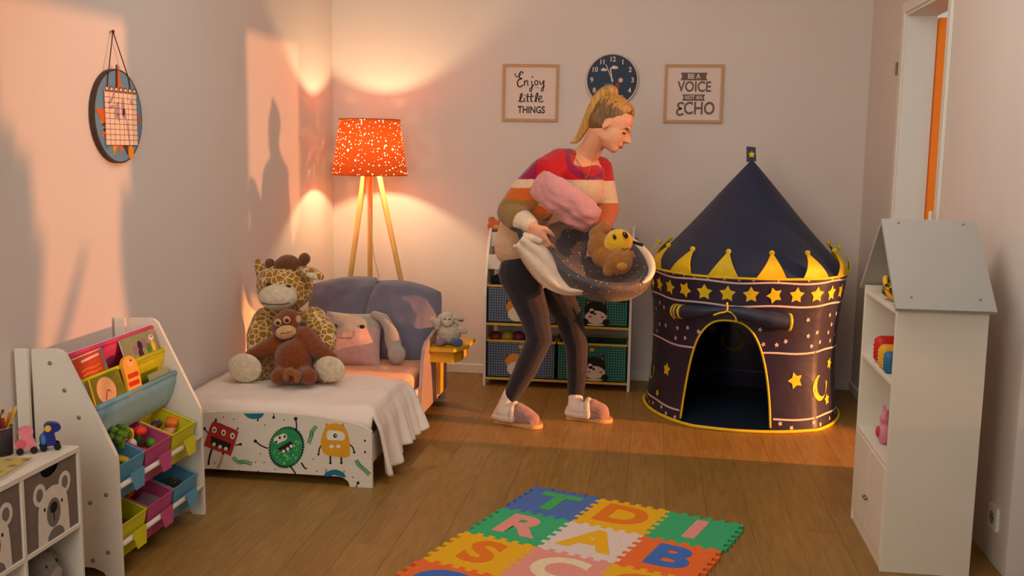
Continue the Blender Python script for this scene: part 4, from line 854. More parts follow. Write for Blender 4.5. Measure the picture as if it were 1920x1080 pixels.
def rbin(x0, x1, z0, mt, label, deco):
    t = thing('fabric_box', ((x0+x1)/2, 5.58, z0), label, 'storage box', 'fabric boxes in the toy rack'); h = .205; y0, y1 = RY0+.008, RY1-.012
    m = MB()
    m.bb((x0, y0, z0), (x1, y0+.005, z0+h)); m.bb((x0, y1-.005, z0), (x1, y1, z0+h)); m.bb((x0, y0, z0), (x0+.005, y1, z0+h)); m.bb((x1-.005, y0, z0), (x1, y1, z0+h)); m.bb((x0, y0, z0), (x1, y1, z0+.005)); m.build('box_walls', mt, t)
    r = MB(); r.bb((x0-.001, y0-.002, z0+h-.006), (x1+.001, y0+.006, z0+h+.004)); r.bb((x0-.001, y1-.006, z0+h-.006), (x1+.001, y1, z0+h+.004)); r.bb((x0-.001, y0, z0+h-.006), (x0+.006, y1, z0+h+.004)); r.bb((x1-.006, y0, z0+h-.006), (x1+.001, y1, z0+h+.004)); r.build('yellow_binding', RYEL, t)
    F = face_back((x0+x1)/2, z0, y0); m = MB()
    W0, W1, OR, BK, PK = 0, 1, 2, 3, 4
    if deco == 'cat':
        cx = .015
        for s in (-1, 1): m.prism([(cx+s*.012, .115), (cx+s*.055, .10), (cx+s*.052, .155)], 0, .0010, 3, F); m.prism([(cx+s*.026, .118), (cx+s*.047, .115), (cx+s*.047, .142)], 0, .0014, 4, F)
        m.prism(oval(cx, .085, .062, .052, 26), 0, .0016, 3, F); m.prism(oval(cx, .05, .058, .036, 24), 0, .0022, 0, F); m.prism(oval(cx-.022, .083, .013, .016, 14, .4), 0, .0022, 0, F)
        m.prism(oval(cx-.004, .068, .008, .006, 12), 0, .0030, 3, F); m.prism(oval(cx-.03, .052, .01, .007, 12), 0, .0030, 4, F); m.prism(oval(cx+.036, .052, .01, .007, 12), 0, .0030, 4, F)
        for s in (-1, 1): m.prism(oval(cx+s*.058, .024, .02, .018, 14), 0, .0027, 3, F)
        m.prism(oval(cx, .008, .05, .006, 14), 0, .0005, 0, F)
    else:
        cx = -.035
        m.prism(oval(cx-.03, .10, .018, .03, 16, .5), 0, .001, 5, F); m.prism(oval(cx+.045, .10, .018, .03, 16, -.5), 0, .001, 5, F); m.prism(oval(cx, .09, .05, .045, 26), 0, .0016, 2, F); m.prism(oval(cx+.01, .05, .05, .04, 24), 0, .0022, 0, F); m.prism(oval(cx+.02, .06, .01, .007, 12), 0, .003, 3, F)
    m.prism(rrect(.022, .018, .003, .0, .175), 0, .0012, 6, F)
    m.build('animal_applique', [CREAM, GREYFAB, mat('applique_orange', (212, 140, 50), .8), BLACK, mat('applique_pink', (200, 110, 110), .8), mat('applique_brown', (100, 50, 30), .8), RYEL], t)
    return t
xm = -.501
rbin(RX0+.018, xm-.005, .355, GBL, 'blue dotted fabric box in the upper row, left of the woman legs', 'dog'); rbin(xm+.005, RX1-.018, .355, GTE, 'teal dotted cat-face box in the upper row, under the carried bag', 'cat')
rbin(RX0+.018, xm-.005, .05, GBL, 'blue dotted fabric box in the bottom row, full of balls', 'dog'); rbin(xm+.005, RX1-.018, .05, GTE, 'teal dotted cat-face box in the bottom row, beside the tent', 'cat')
for px, py, c, n in ((930, 629, (130, 40, 36), 'dark red'), (952, 628, (170, 150, 50), 'olive yellow'), (973, 629, (120, 40, 70), 'plum')):
    p = J(px, py+4, 5.56); o = MB().ell((0, 0, 0), .038).build('play_ball', mat('ball_'+n.replace(' ', '_'), c, .45), None, True); o.location = p; tag(o, n+' play ball in the bottom left fabric box', 'ball', 'balls in the fabric box')
p = J(948, 527, 5.56); bm_ = MB().ell((0, 0, 0), (.085, .05, .045), 0, None, 18, 10); bm_.v = [tuple(V(v)*(1+.12*noise.noise(V(v)*30))) for v in bm_.v]; o = bm_.build('cloth_bundle', mat('dark_navy_cloth', (26, 34, 44), .9), None, True); o.location = p; tag(o, 'dark navy cloth bundle on top of the upper left fabric box', 'cloth')
p = J(1168, 548, 5.44); o = MB().ell((0, 0, 0), (.03, .008, .055), 0, None, 16, 10).build('cloth_bundle', mat('black_cloth', (16, 18, 20), .9), None, True); o.location = p; tag(o, 'black cloth hanging over the upper right fabric box', 'cloth')
ob = thing('orange_plush', J(926, 421, 5.66), 'small orange plush peeking from the top shelf behind her hip', 'plush toy')
ORPL = plush('orange_fur', (200, 112, 48)); blob('body', [('e', (J(930, 418, 5.66).x, 5.675, .812), (.045, .036, .042)), ('e', J(930, 418, 5.66)-V((0, 0, .02)), (.05, .04, .035)), ('e', J(922, 413, 5.66), (.022, .018, .022)), ('e', J(943, 411, 5.66), (.022, .018, .022))], ORPL, ob, .005)
MB().ell(J(931, 420, 5.62)-V((0, 0, .018)), (.02, .012, .014)).build('muzzle', MKF, ob, True)
o = MB().ell((0, 0, 0), .026).build('play_ball', LGREEN, None, True); o.location = J(931, 470, 5.60); o.location.z = .681; tag(o, 'lime green ball in the toy rack tray behind her hip', 'ball')
o = MB().box((0, 0, 0), (.08, .05, .055), 0, None, .008, 2).build('toy_block', mat('olive_toy', (150, 140, 50), .7), None); o.location = J(1183, 425, 5.66); o.location.z = .7975; tag(o, 'olive toy block on the rack top behind the yellow plush', 'toy block')
# ------------------------------------------------------------------ castle play tent
TC = V((.478, 5.222, 0)); TZ = .728; TA = 1.262
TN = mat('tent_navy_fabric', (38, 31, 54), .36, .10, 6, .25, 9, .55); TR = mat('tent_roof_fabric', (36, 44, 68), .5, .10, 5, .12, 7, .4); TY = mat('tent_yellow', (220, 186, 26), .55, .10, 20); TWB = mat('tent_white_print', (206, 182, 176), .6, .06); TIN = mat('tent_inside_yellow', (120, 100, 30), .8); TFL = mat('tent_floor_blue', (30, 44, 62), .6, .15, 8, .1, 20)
tn = thing('castle_tent', TC, 'navy castle play tent with yellow stars and open arched door', 'play tent')
PO = [.70+2*PI*k/5 for k in range(5)]
def facet(th, amt):
    d = (th-.70) % (2*PI/5)-PI/5; return 1-amt+amt*math.cos(PI/5)/math.cos(d)
def SR(th, z):
    t = z/TZ; r = .498-.03*math.sin(PI*min(1, max(0, t)))+.002*t
    return r*facet(th, .30-.14*t)*(1+.006*noise.noise(V((math.cos(th)*3, math.sin(th)*3, z*5))))
def SP(th, z, off=0): r = SR(th, z)+off; return TC+V((r*math.sin(th), -r*math.cos(th), z))
DC, DW, DT = -.25, .46, .525
def zb(th):
    u = (th-DC)/DW
    return 0.0 if abs(u) >= 1 else DT*(1-abs(u)**2.7)**.52
cols_ = [DC+DW-.0001+(2*PI-2*DW+.0002)*k/110 for k in range(111)]+[DC-DW*math.cos(PI*k/48) for k in range(1, 48)]
cols_ = sorted(((c-DC+PI) % (2*PI))+DC-PI for c in cols_)
g = []
for th in cols_:
    b = zb(th); g.append([SP(th, b+(TZ-b)*j/16) for j in range(17)])
MB().sheet(g, 0, True).build('tent_wall', TN, tn, True); TW = bpy.data.objects['tent_wall']
def arc(m, z, a0, a1, w_, off, mi, n=90):
    pts = []
    for k in range(n+1):
        th = a0+(a1-a0)*k/n
        if z+w_/2 < zb(th): 
            if len(pts) > 1: m.sheet(pts, mi)
            pts = []; continue
        pts.append([SP(th, z-w_/2+.004*math.sin(th*9), off), SP(th, z+w_/2+.004*math.sin(th*9), off)])
    if len(pts) > 1: m.sheet(pts, mi)
m = MB()
for z in (.708, .598, .375, .062): arc(m, z, DC-PI, DC+PI, .009, .0022, 0)
m.build('white_band', TWB, tn)
def pstar(name, th, z, r, rot, mt, off=.0025, r2=.55, parent=tn):
    m = MB(); P_ = star(r, r2, 5, PI/2+rot); m.add([SP(th, z, off)]+[SP(th+x/.49, z+y, off) for x, y in P_], [(0, 1+i, 1+(i+1) % 10) for i in range(10)]); return m.build(name, mt, parent)
random.seed(11)
for k in range(28): pstar('star_print', -.31+.045+2*PI*k/28, .652, .040, random.uniform(-.45, .45), TY)
nw = 0; pts_ = []
for k in range(900):
    th = random.uniform(-1.75, 1.55); z = random.choice((random.uniform(.40, .575), random.uniform(.40, .575), random.uniform(.012, .045), .722))
    if zb(th) > z-.02 or (abs(th-DC) < .58 and .5 < z < .6): continue
    if any(abs(th-a)*.49+abs(z-b) < .062 for a, b in pts_): continue
    pts_.append((th, z)); nw += 1
    if nw > 70: break
for th, z in pts_: pstar('small_star_print', th, z, .013 if z < .72 else .010, random.uniform(-.6, .6), TWB, .0024, .5)
for th, z, r in ((-1.02, .235, .036), (.47, .245, .042), (.95, .13, .03), (-1.18, .10, .02), (1.02, .30, .03), (-1.6, .22, .036), (2.2, .24, .04), (2.9, .2, .04)): pstar('star_print', th, z, r, random.uniform(-.4, .4), TY)
def moon(th0, z0, r, off, mt, name):
    m = MB(); o_ = [(math.cos(a)*r, math.sin(a)*r) for a in [PI*.62+1.76*PI*.85*k/14 for k in range(15)]]; i_ = [(r*.34+math.cos(a)*r*.86, r*.14+math.sin(a)*r*.86) for a in [PI*.66+1.64*PI*.85*k/14 for k in range(15)]]
    m.sheet([[SP(th0+a[0]/.49, z0+a[1], off), SP(th0+b[0]/.49, z0+b[1], off)] for a, b in zip(o_, i_)]); return m.build(name, mt, tn)
moon(.80, .20, .065, .0025, TY, 'moon_print'); moon(-1.5, .2, .06, .0025, TY, 'moon_print')
for th, z, r in ((PI+.30, .33, .035), (PI-.55, .20, .04), (PI+.85, .25, .035)): pstar('inside_star_print', th, z, r, .2, TIN, -.004)
moon(PI+.02, .27, .065, -.004, TIN, 'inside_moon_print')
m = MB(); pts = [[SP(PI-1.3+2.6*k/40, z, -.0035) for z in (.095, .101)] for k in range(41)]; m.sheet(pts); m.build('inside_band', mat('tent_inside_band', (92, 90, 96), .8), tn)
for z, r_ in ((.002, .0085), (TZ, .0065)): MB().tube([SP(2*PI*k/120, z, .010 if z < .1 else .003)+V((0, 0, .006 if z < .1 else 0)) for k in range(120)], r_, 6, 0, True).build('yellow_piping', TY, tn, True)
MB().tube([SP(th, zb(th), .002) for th in [DC-DW*math.cos(PI*k/60)*.999 for k in range(61)]], .0055, 6).build('door_piping', TY, tn, True)
mm = MB(); mm.add([TC+V((0, 0, .004))]+[SP(2*PI*k/60, 0, -.004)+V((0, 0, .004)) for k in range(60)], [(0, 1+k, 1+(k+1) % 60) for k in range(60)]); mm.build('groundsheet', TFL, tn)
# rolled-up door flap
rp = [SP(DC+a, z, .03) for a, z in ((-.56, .545), (-.45, .548), (-.25, .562), (-.02, .578), (.1, .572), (.3, .552), (.48, .535), (.58, .53))]
MB().tube(cr(rp, 5), [.033-.016*math.exp(-((k-15)/5)**2)+.006*(k > 26) for k in range(len(rp)*5-4)], 14).build('rolled_flap', TR, tn, True)
for a in (0, 2, 4): q = cr(rp, 5); MB().tube([q[a], q[a+1]], .0345, 14).build('flap_trim', TY, tn, True)
q = cr(rp, 5); MB().tube([q[-2], q[-1]+V((.004, 0, 0))], .041, 14).build('flap_trim', TY, tn, True)
tie = SP(DC, .578, .052); MB().tube(cr([tie+V((0, 0, .04)), tie, tie+V((-.03, 0, -.010)), tie+V((-.06, 0, -.022))], 4), .0045, 6).build('tie_ribbon', TY, tn, True); MB().tube(cr([tie, tie+V((.025, 0, -.010)), tie+V((.042, 0, -.03)), tie+V((.045, 0, -.05))], 4), .0045, 6).build('tie_ribbon', TY, tn, True)
# roof
g = []
for k in range(120):
    th = 2*PI*k/120; row = []
    for j in range(15):
        t = j/14; r = (SR(th, TZ)+.006)*(1-t)*(1-.045*math.sin(PI*t))*facet(th+.2, .10*(1-t))+.006*t; row.append(TC+V((r*math.sin(th), -r*math.cos(th), TZ+(TA-TZ)*t)))
    g.append(row)
MB().sheet(g, 0, True).build('tent_roof', TR, tn, True)
for k in range(14):
    th = -.31+2*PI*k/14; m = MB(); n = 8; rows_ = []; sk = random.choice((-.07, .06, .02, -.03))
    for j in range(n+1):
        t = j/n; hw = .125*(1-t)+.014; zz = TZ+.006+.105*t; rr = .008-.052*t+.018*math.sin(PI*t)
        rows_.append([SP(th+sk*t-hw, TZ, rr)+V((0, 0, zz-TZ)), SP(th+sk*t+hw, TZ, rr)+V((0, 0, zz-TZ))])
    m.sheet(rows_); m.ell(SP(th+sk, TZ, -.046)+V((0, 0, .117)), (.011, .006, .011), nu=10, nv=8); m.build('crown_point', TY, tn, sol=.003)
fg = MB(); Fg = face_back(TC.x-.004, TA+.03, TC.y); fg.prism([(-.022, -.038), (.024, -.032), (.018, .036), (-.026, .040)], -.008, .008, 0, Fg); fg.prism(star(.018, .55), .008, .0095, 1, Fg); fg.build('top_flag', [TN, TY], tn)

# ------------------------------------------------------------------ foam alphabet tiles
O0 = V((-.41, 3.773, 0)); e1 = V((.761, -.278, 0))/3; TS = e1.length; e1n = e1.normalized(); e2n = V((e1n.y, -e1n.x, 0))
if e2n.y > 0: e2n = -e2n
FM = {n: mat('foam_'+n, c, .85, .05, 90, .25, 400, .1) for n, c in dict(blue=(84, 112, 176), yellow=(232, 176, 36), green=(66, 172, 116), white=(222, 204, 194), orange=(232, 112, 54), pink=(226, 150, 138), lgreen=(76, 170, 96), dorange=(226, 122, 40), dblue=(70, 112, 190), cream=(232, 212, 176)).items()}
def edge(n=6, d=.0095):
    """(t, offset) pairs of a jigsaw edge from 0 to TS"""
    out = []; p = TS/(2*n)
    for k in range(2*n):
        s = d if k % 2 == 0 else -d
        if k == 0 or k == 2*n-1: s = 0 if k == 0 else 0
        a = k*p; out += [(a+p*(.0 if s else .12), s), (a+p*(1. if s else .88), s)]
    return out
ED = edge()
def tile(r, c, base, let, lc, label):
    a = O0+e1n*(TS*c)+e2n*(TS*r); F = frame(a, e1n, -e2n, V((0, 0, 1)))          # local y points away from the viewer
    poly = [(t, d) for t, d in ED]+[(TS+d, -t) for t, d in ED]+[(t, -TS+d) for t, d in ED[::-1]]+[(d, -t) for t, d in ED[::-1]]
    z = .011; o = thing('foam_tile', a+(e1n+e2n)*TS/2, label, 'foam tile', 'foam alphabet tiles')
    MB().prism(poly, .0005, z, 0, F).build('tile_base', FM[base], o)
    m = MB(); text_mb(m, let, .235, z-.003, z+.0012, 0, F, TS/2, -TS/2, 1.05, .010); m.build('letter_inset', FM[lc], o)
names = {'lgreen': 'green', 'dorange': 'orange', 'dblue': 'blue'}
for r, c, b, l, lc in ((0, 0, 'blue', 'T', 'lgreen'), (0, 1, 'yellow', 'D', 'dorange'), (0, 2, 'green', 'I', 'pink'), (1, 0, 'green', 'R', 'pink'), (1, 1, 'white', 'A', 'yellow'), (1, 2, 'orange', 'B', 'dblue'), (2, 0, 'yellow', 'S', 'dorange'), (2, 1, 'pink', 'C', 'cream'), (2, 2, 'yellow', 'O', 'dorange'), (3, 0, 'orange', 'G', 'dblue')):
    tile(r, c, b, l, lc, '%s foam puzzle tile with %s letter %s on the floor' % (b, names.get(lc, lc), l))

# ------------------------------------------------------------------ house-shaped shelf on the right
hs = thing('house_shelf', (.876, 3.427, 0), 'white house-shaped shelf unit with grey gable roof by the right wall', 'shelf unit')
HX0, HX1, HY0, HY1 = .742, 1.010, 3.185, 3.668
HW = mat('shelf_white', (226, 216, 200), .5, .02, 8, 0, None, .3); HG = mat('roof_grey', (172, 168, 160), .5, .02, 8, 0, None, .3)
for y in (HY0, HY1-.014): MB().bb((HX0, y, 0), (HX1, y+.014, .85), 0, .0015).build('side_panel', HW, hs)
for z in (.819, .594, .335, .035): MB().bb((HX0+.002, HY0+.014, z), (HX1-.006, HY1-.014, z+.013), 0, .001).build('shelf', HW, hs)
MB().bb((HX1-.006, HY0+.014, .0), (HX1, HY1-.014, .85)).build('back_panel', HW, hs)
MB().prism([(HY0+.014, .85), (HY1-.014, .85), (3.427, 1.07)], 0, .006, 0, face_right(0, 0, HX1-.006)).build('gable_panel', HW, hs)
MB().bb((HX0+.004, HY0+.014, 0), (HX0+.016, HY1-.014, .035)).build('plinth', HW, hs)
ym = 3.427
for a, b in ((HY0+.0155, ym-.001), (ym+.001, HY1-.0155)):
    d = MB().bb((HX0-.001, a, .051), (HX0+.012, b, .333), 0, .0015).build('door', HW, hs)
    yk = b-.012 if a < 3.3 else a+.012
    MB().lathe([(.004, 0), (.007, .008), (.004, .012)], 12, 0, frame(V((HX0-.001, yk, .16)), V((0, 1, 0)), V((0, 0, 1)), V((-1, 0, 0)))).build('knob', STEEL, d, True)
for s in (-1, 1):
    ye = ym+s*.272; ze = .843; yr, zr = ym, 1.096; d = V((0, ye-yr, ze-zr)); n = V((0, -d.z*s, d.y*s)).normalized(); n = n if n.z > 0 else -n
    q = [V((0, yr, zr)), V((0, ye, ze)), V((0, ye, ze))-n*.013, V((0, yr, zr-.018))]
    X0, X1 = HX0-.010, HX1+.012
    rfp = MB().add([p+V((X0, 0, 0)) for p in q]+[p+V((X1, 0, 0)) for p in q], [(0, 1, 2, 3), (7, 6, 5, 4), (0, 4, 5, 1), (1, 5, 6, 2), (2, 6, 7, 3), (3, 7, 4, 0)]).build('roof_panel', HG, hs)
    if s < 0:
        for x in (HX0+.04, HX1-.03):
            for t in (.05, .88): p = V((x, yr, zr))+d*t; MB().lathe([(.0045, 0), (.0045, .0012), (.003, .002)], 10, 0, frame(p, V((1, 0, 0)), n.cross(V((1, 0, 0))), n)).build('screw', SCREW, rfp)
# things on its shelves
wv = thing('woven_toy', (.79, 3.41, .832), 'yellow, green and black woven rope toy on the top shelf of the house', 'toy'); cx = V((.79, 3.41, .874))
for k, mt in enumerate((TYEL, GREEN, BLACK, CY)):
    MB().tube([cx+V((.036*math.cos(a), .05*math.sin(a), .014*math.sin(3*a+k*1.6)+.010*(1.5-k) )) for a in (2*PI*j/36 for j in range(36))], .0085, 8, 0, True).build('rope_strand', mt, wv, True)
for Y, s, c, n, X in ((3.50, .092, (198, 40, 30), 'red', .795), (3.41, .080, (226, 164, 24), 'yellow', .786), (3.335, .070, (44, 108, 142), 'blue', .780)):
    t = thing('stacking_cup', (X, Y, .607), n+' rounded stacking block on the middle shelf of the house', 'toy block', 'stacking blocks'); mt = mat('stack_'+n, c, .4, .04)
    MB().box((X, Y, .607+s/2), (s, s*.62, s), 0, None, s*.26, 4).build('block_body', mt, t, True)
    q = MB()
    for k in range(4): q.ell((X-s/2+.0005, Y, .607+s*(.28+.15*k)), (.0022, .004, .004), nu=8, nv=6)
    q.build('dimples', CRM, t)
pk_ = thing('pink_figure', (.785, 3.42, .348), 'little pink toy figure on the lower shelf of the house', 'toy'); PKP = mat('pink_toy', (214, 130, 150), .5)
blob('body', [('e', (.785, 3.42, .385), (.026, .026, .036)), ('e', (.785, 3.42, .435), (.02, .02, .022)), ('c', [(.785, 3.435, .45), (.782, 3.452, .47)], [.008, .006]), ('c', [(.785, 3.405, .45), (.782, 3.392, .47)], [.008, .006])], PKP, pk_, .004)
MB().ell((.763, 3.42, .39), (.008, .016, .02)).build('belly_patch', mat('pink_toy_dark', (200, 60, 90), .5), pk_, True)
# wall socket
F0 = at(1866, 970, 0, XR); so_ = thing('wall_socket', (XR, F0.y, F0.z), 'white wall socket low on the right wall beside the house shelf', 'socket')
Fs = frame(V((XR, F0.y, F0.z)), V((0, -1, 0)), V((0, 0, 1)), V((-1, 0, 0)))
MB().prism(rrect(.078, .078, .006), 0, .010, 0, Fs).build('cover_plate', WHITE, so_)
MB().lathe([(.0215, .0101), (.0215, .012), (.019, .012), (.019, .0102)], 24, 0, Fs, True, True).build('socket_well', mat('socket_shadow', (150, 138, 124), .6), so_)
for s in (-1, 1): MB().lathe([(.0028, .0103), (.0028, .0125)], 8, 0, Fs @ Matrix.Translation((s*.0095, 0, 0))).build('contact_hole', DARK, so_)
# ------------------------------------------------------------------ the woman
wo = thing('person', at(1030, 790, 2, 0), 'blonde woman in striped sweater and dark leggings bending with a loaded bag', 'person')
SKIN = mat('skin', (224, 158, 118), .5, .05, 20, .05, 200, .35); SKIN.node_tree.nodes['Principled BSDF'].inputs['Subsurface Weight'].default_value = .08
RS, LS = J(1020, 322, 4.63), J(1124, 318, 4.84); RE, RW = J(957, 398, 4.60), J(996, 424, 4.43); LE, LW = J(1140, 392, 4.78), J(1122, 440, 4.60)
hip = J(985, 505, 4.79)
hc = J(1150, 229, 4.70); Fh_ = (CR*.87-CU*.49-CF*.20).normalized(); uh = CR*.49+CU*.87; uh = (uh-Fh_*uh.dot(Fh_)).normalized(); sh_ = uh.cross(Fh_)
if sh_.dot(CF) > 0: sh_ = -sh_
HM = frame(hc, Fh_, sh_, uh)
def H(f, s, u): return HM @ V((f, s, u))
def HE(f, s, u, r, rot=None):
    return ('m', HM @ Matrix.Translation((f, s, u)) @ (rotm(rot) if rot else Matrix()), r)
def hand(W, d, s, n, sc=1.0):
    """palm and five fingers; d along the fingers, s towards the thumb side, n out of the palm"""
    d, s, n = d.normalized(), s.normalized(), n.normalized(); pr = []
    for k in (-1, -.33, .33, 1): pr.append(('c', [W+s*(.012*k), W+d*.045*sc+s*(.022*k*sc), W+d*.080*sc+s*(.028*k*sc)], [.018, .016, .0125]))
    for k, l in ((1, .066), (.35, .076), (-.3, .070), (-.95, .056)):
        b = W+d*.080*sc+s*(.029*k*sc); p1 = b+(d*.95+n*.25)*l*.45*sc; p2 = p1+(d*.45+n*.9)*l*.35*sc; p3 = p2+(n*.8-d*.35)*l*.28*sc
        pr.append(('c', [b, p1, p2, p3], [.0105, .0095, .0088, .0075]))
    t0 = W+d*.022*sc+s*.020*sc; t1 = t0+(s*.85+d*.55)*.032*sc; t2 = t1+(d*.85+s*.3+n*.35)*.030*sc; t3 = t2+(d*.7+n*.7)*.022*sc
    pr.append(('c', [t0, t1, t2, t3], [.016, .0125, .0105, .0085])); return pr
dR = J(1019, 464, 4.43)-RW; nR = V((.25, 1, -.1)); sR = V((.89, 0, .45)); sR = (sR-dR.normalized()*sR.dot(dR.normalized()))
dL = J(1108, 468, 4.52)-LW
legR = [J(972, 515, 4.71), J(1000, 585, 4.68), J(1012, 634, 4.64), J(986, 692, 4.69), J(958, 744, 4.71)]
legL = [J(1035, 525, 4.88), J(1066, 592, 4.86), J(1081, 648, 4.83), J(1082, 700, 4.88), J(1079, 746, 4.89)]
def foot(hx, hy, tx, ty): return at(hx, hy, 2, 0), at(tx, ty, 2, 0)
FR, FL = foot(931, 790, 1015, 803), foot(1066, 784, 1147, 792)
prims = [HE(-.008, 0, .012, (.093, .075, .092)), HE(.028, 0, -.045, (.062, .060, .078)), HE(.030, 0, .02, (.055, .064, .06)), HE(.058, 0, -.104, (.026, .030, .022)), HE(.042, 0, -.088, (.040, .042, .034)), HE(.02, 0, -.075, (.045, .05, .035)), HE(.015, .034, -.072, (.046, .020, .034)), HE(.015, -.034, -.072, (.046, .020, .034)),
    ('c', [H(.082, 0, -.012), H(.104, 0, -.048)], [.009, .0125]), HE(.092, .010, -.052, (.014, .008, .008)), HE(.092, -.010, -.052, (.014, .008, .008)), HE(.084, 0, -.080, (.014, .022, .010)), HE(.086, 0, -.004, (.008, .040, .012)),
    HE(-.012, .072, -.038, (.015, .006, .023), (0, .2, 0)), HE(-.012, -.072, -.038, (.020, .008, .030)),
    ('c', [J(1086, 304, 4.78), J(1106, 284, 4.75), H(-.03, 0, -.06)], [.060, .053, .052]), ('c', [J(1060, 330, 4.75), J(1092, 303, 4.765), J(1112, 325, 4.80)], [.06, .064, .06]),
    ('c', [J(1080, 320, 4.76), J(1030, 420, 4.78), hip], [.09, .085, .09]), ('c', [J(1080, 320, 4.76), RS], [.06, .045]), ('c', [J(1080, 320, 4.76), LS], [.06, .045]),
    ('c', [RS, RE, RW], [.042, .036, .024]), ('c', [LS, LE, LW], [.042, .036, .024]),
    ('c', [hip]+legR, [.09, .075, .06, .046, .045, .032]), ('c', [hip]+legL, [.09, .07, .056, .044, .040, .030]),
    ('c', [legR[-1], FR[0]+V((.02, 0, .05)), FR[0]+(FR[1]-FR[0])*.8+V((0, 0, .03))], [.032, .032, .026]), ('c', [legL[-1], FL[0]+V((.02, 0, .05)), FL[0]+(FL[1]-FL[0])*.8+V((0, 0, .03))], [.030, .030, .025])]
prims += hand(RW, dR, sR, nR) + hand(LW, dL, V((.3, -.2, .9)), V((-.2, 1, .1)))
bodyo = blob('body', prims, SKIN, wo, .0042, 4)
LASH = mat('eye_lash', (50, 30, 24), .6); BROW = mat('eyebrow', (110, 74, 40), .8); LIP = mat('lips', (176, 84, 74), .45); EARR = SKIN
for s in (-1, 1):
    MB().ell(None, (.007, .017, .0045), M=HM @ Matrix.Translation((.073, s*.037, -.030)) @ rotm((s*-.1, 0, s*-.7))).build('eyelid', LASH, wo, True)
    MB().ell(None, (.006, .021, .004), M=HM @ Matrix.Translation((.077, s*.040, -.006)) @ rotm((s*-.15, 0, s*-.7))).build('eyebrow', BROW, wo, True)
q = MB(); q.ell(None, (.0085, .019, .0048), M=HM @ Matrix.Translation((.0885, 0, -.0765))); q.ell(None, (.0085, .017, .0052), M=HM @ Matrix.Translation((.0865, 0, -.0855))); q.build('lips', LIP, wo, True)
# hair: cap and ponytail
HAIR = mat('blonde_hair', (190, 138, 66), .45, .38, 16, .4, 60, .4, stretch=(7, 7, 1)); HAIRD = mat('dark_blonde_hair', (122, 86, 48), .5, .45, 16, .4, 60, .4, stretch=(7, 7, 1))
def hm(p):
    l = HM.inverted() @ p; return 1 if (l.z < .055+.25*max(0, l.x)+.05*noise.noise(V((l.x*150, l.y*40, l.z*20))) and l.x > -.10) and abs(l.y) > .02 else 0
blob('hair', [HE(-.026, 0, .032, (.094, .083, .090)), HE(-.050, 0, -.018, (.062, .074, .066)), HE(.032, 0, .072, (.040, .060, .035), (0, .5, 0)), HE(-.052, 0, .098, (.03, .034, .026))], [HAIR, HAIRD], wo, .005, 4, hm)
pony = cr([J(1152, 184, 4.715), J(1147, 171, 4.70), J(1128, 178, 4.70), J(1110, 207, 4.70), J(1096, 238, 4.71), J(1082, 262, 4.72), J(1068, 268, 4.71)], 4)
pr_ = [.018, .020, .024, .026, .027, .028, .028, .028, .028, .028, .027, .027, .026, .025, .024, .023, .022, .020, .018, .016, .014, .012, .009, .006, .003]
po_ = [('c', pony, [r for r in pr_[:len(pony)]])]
blob('ponytail', po_, HAIR, wo, .0045, 3)
MB().tube([H(-.055, 0, .112)+(Fh_*math.cos(a)+sh_*math.sin(a))*.022 for a in (2*PI*k/16 for k in range(16))], .006, 8, 0, True).build('hair_tie', HAIRD, wo, True)
# sweater
K = lambda y, Y=4.7, x=1060: J(x, y, Y).z
SWM = [mat('knit_'+n, c, .95, .06, 60, .5, 160, .1, .3) for n, c in (('red', (190, 26, 34)), ('magenta', (140, 22, 66)), ('cream', (222, 184, 146)), ('orange', (198, 96, 36)), ('olive', (142, 108, 48)), ('white', (226, 200, 170)))]
def segd(p, a, b):
    t = max(0, min(1, (p-a).dot(b-a)/(b-a).length_squared)); return (p-(a+(b-a)*t)).length
NB = J(1100, 300, 4.72)
def swm(p):
    if (p-RW).length < .088 and segd(p, RE, RW) < .1: return 5
    z = p.z
    mag = 1 if (p.x < J(1012, 320, 4.68).x or (abs((p-NB).length-.10) < .016)) else 0
    if segd(p, RE, RW) < .075 or (segd(p, RS, RE) < .078 and z < K(345)):
        return mag if z > K(322) else 2 if z > K(352) else 3 if z > K(374) else 4
    if segd(p, LS, LE) < .072 and p.x > J(1118, 350, 4.8).x: return 0 if z > K(338) else 2 if z > K(380) else 3
    if segd(p, LE, LW) < .07: return 3 if z > K(425) else 4
    return mag if z > K(336) else 2 if z > K(386) else 3 if z > K(400) else 4 if z > K(414) else 2
sw = blob('sweater', [('c', [J(966, 462, 4.73), J(980, 415, 4.72), J(1026, 352, 4.69)], [.098, .104, .090]), ('c', [J(1010, 468, 4.86), J(1052, 412, 4.84), J(1100, 352, 4.82)], [.10, .102, .088]), ('c', [RS, J(1050, 305, 4.70), J(1066, 300, 4.74)], [.066, .068, .055]), ('c', [LS, J(1112, 318, 4.81)], [.064, .062]), ('e', J(1082, 356, 4.73), (.125, .10, .10)), ('c', [J(1040, 320, 4.70), J(1080, 336, 4.70), J(1110, 330, 4.76)], [.066, .066, .06]), ('c', [J(1050, 310, 4.80), J(1085, 322, 4.84)], [.07, .06]), ('c', [J(965, 455, 4.72), J(966, 466, 4.76)], [.10, .10]),
    ('c', [RS, (RS+RE)/2+V((-.012, 0, .0)), RE, (RE+RW)/2+V((0, -.01, -.006)), RW+(RE-RW)*.12], [.066, .066, .064, .060, .044]), ('c', [LS, LE, LW+(LE-LW)*.1], [.062, .054, .042])], SWM, wo, .006, 5, swm)
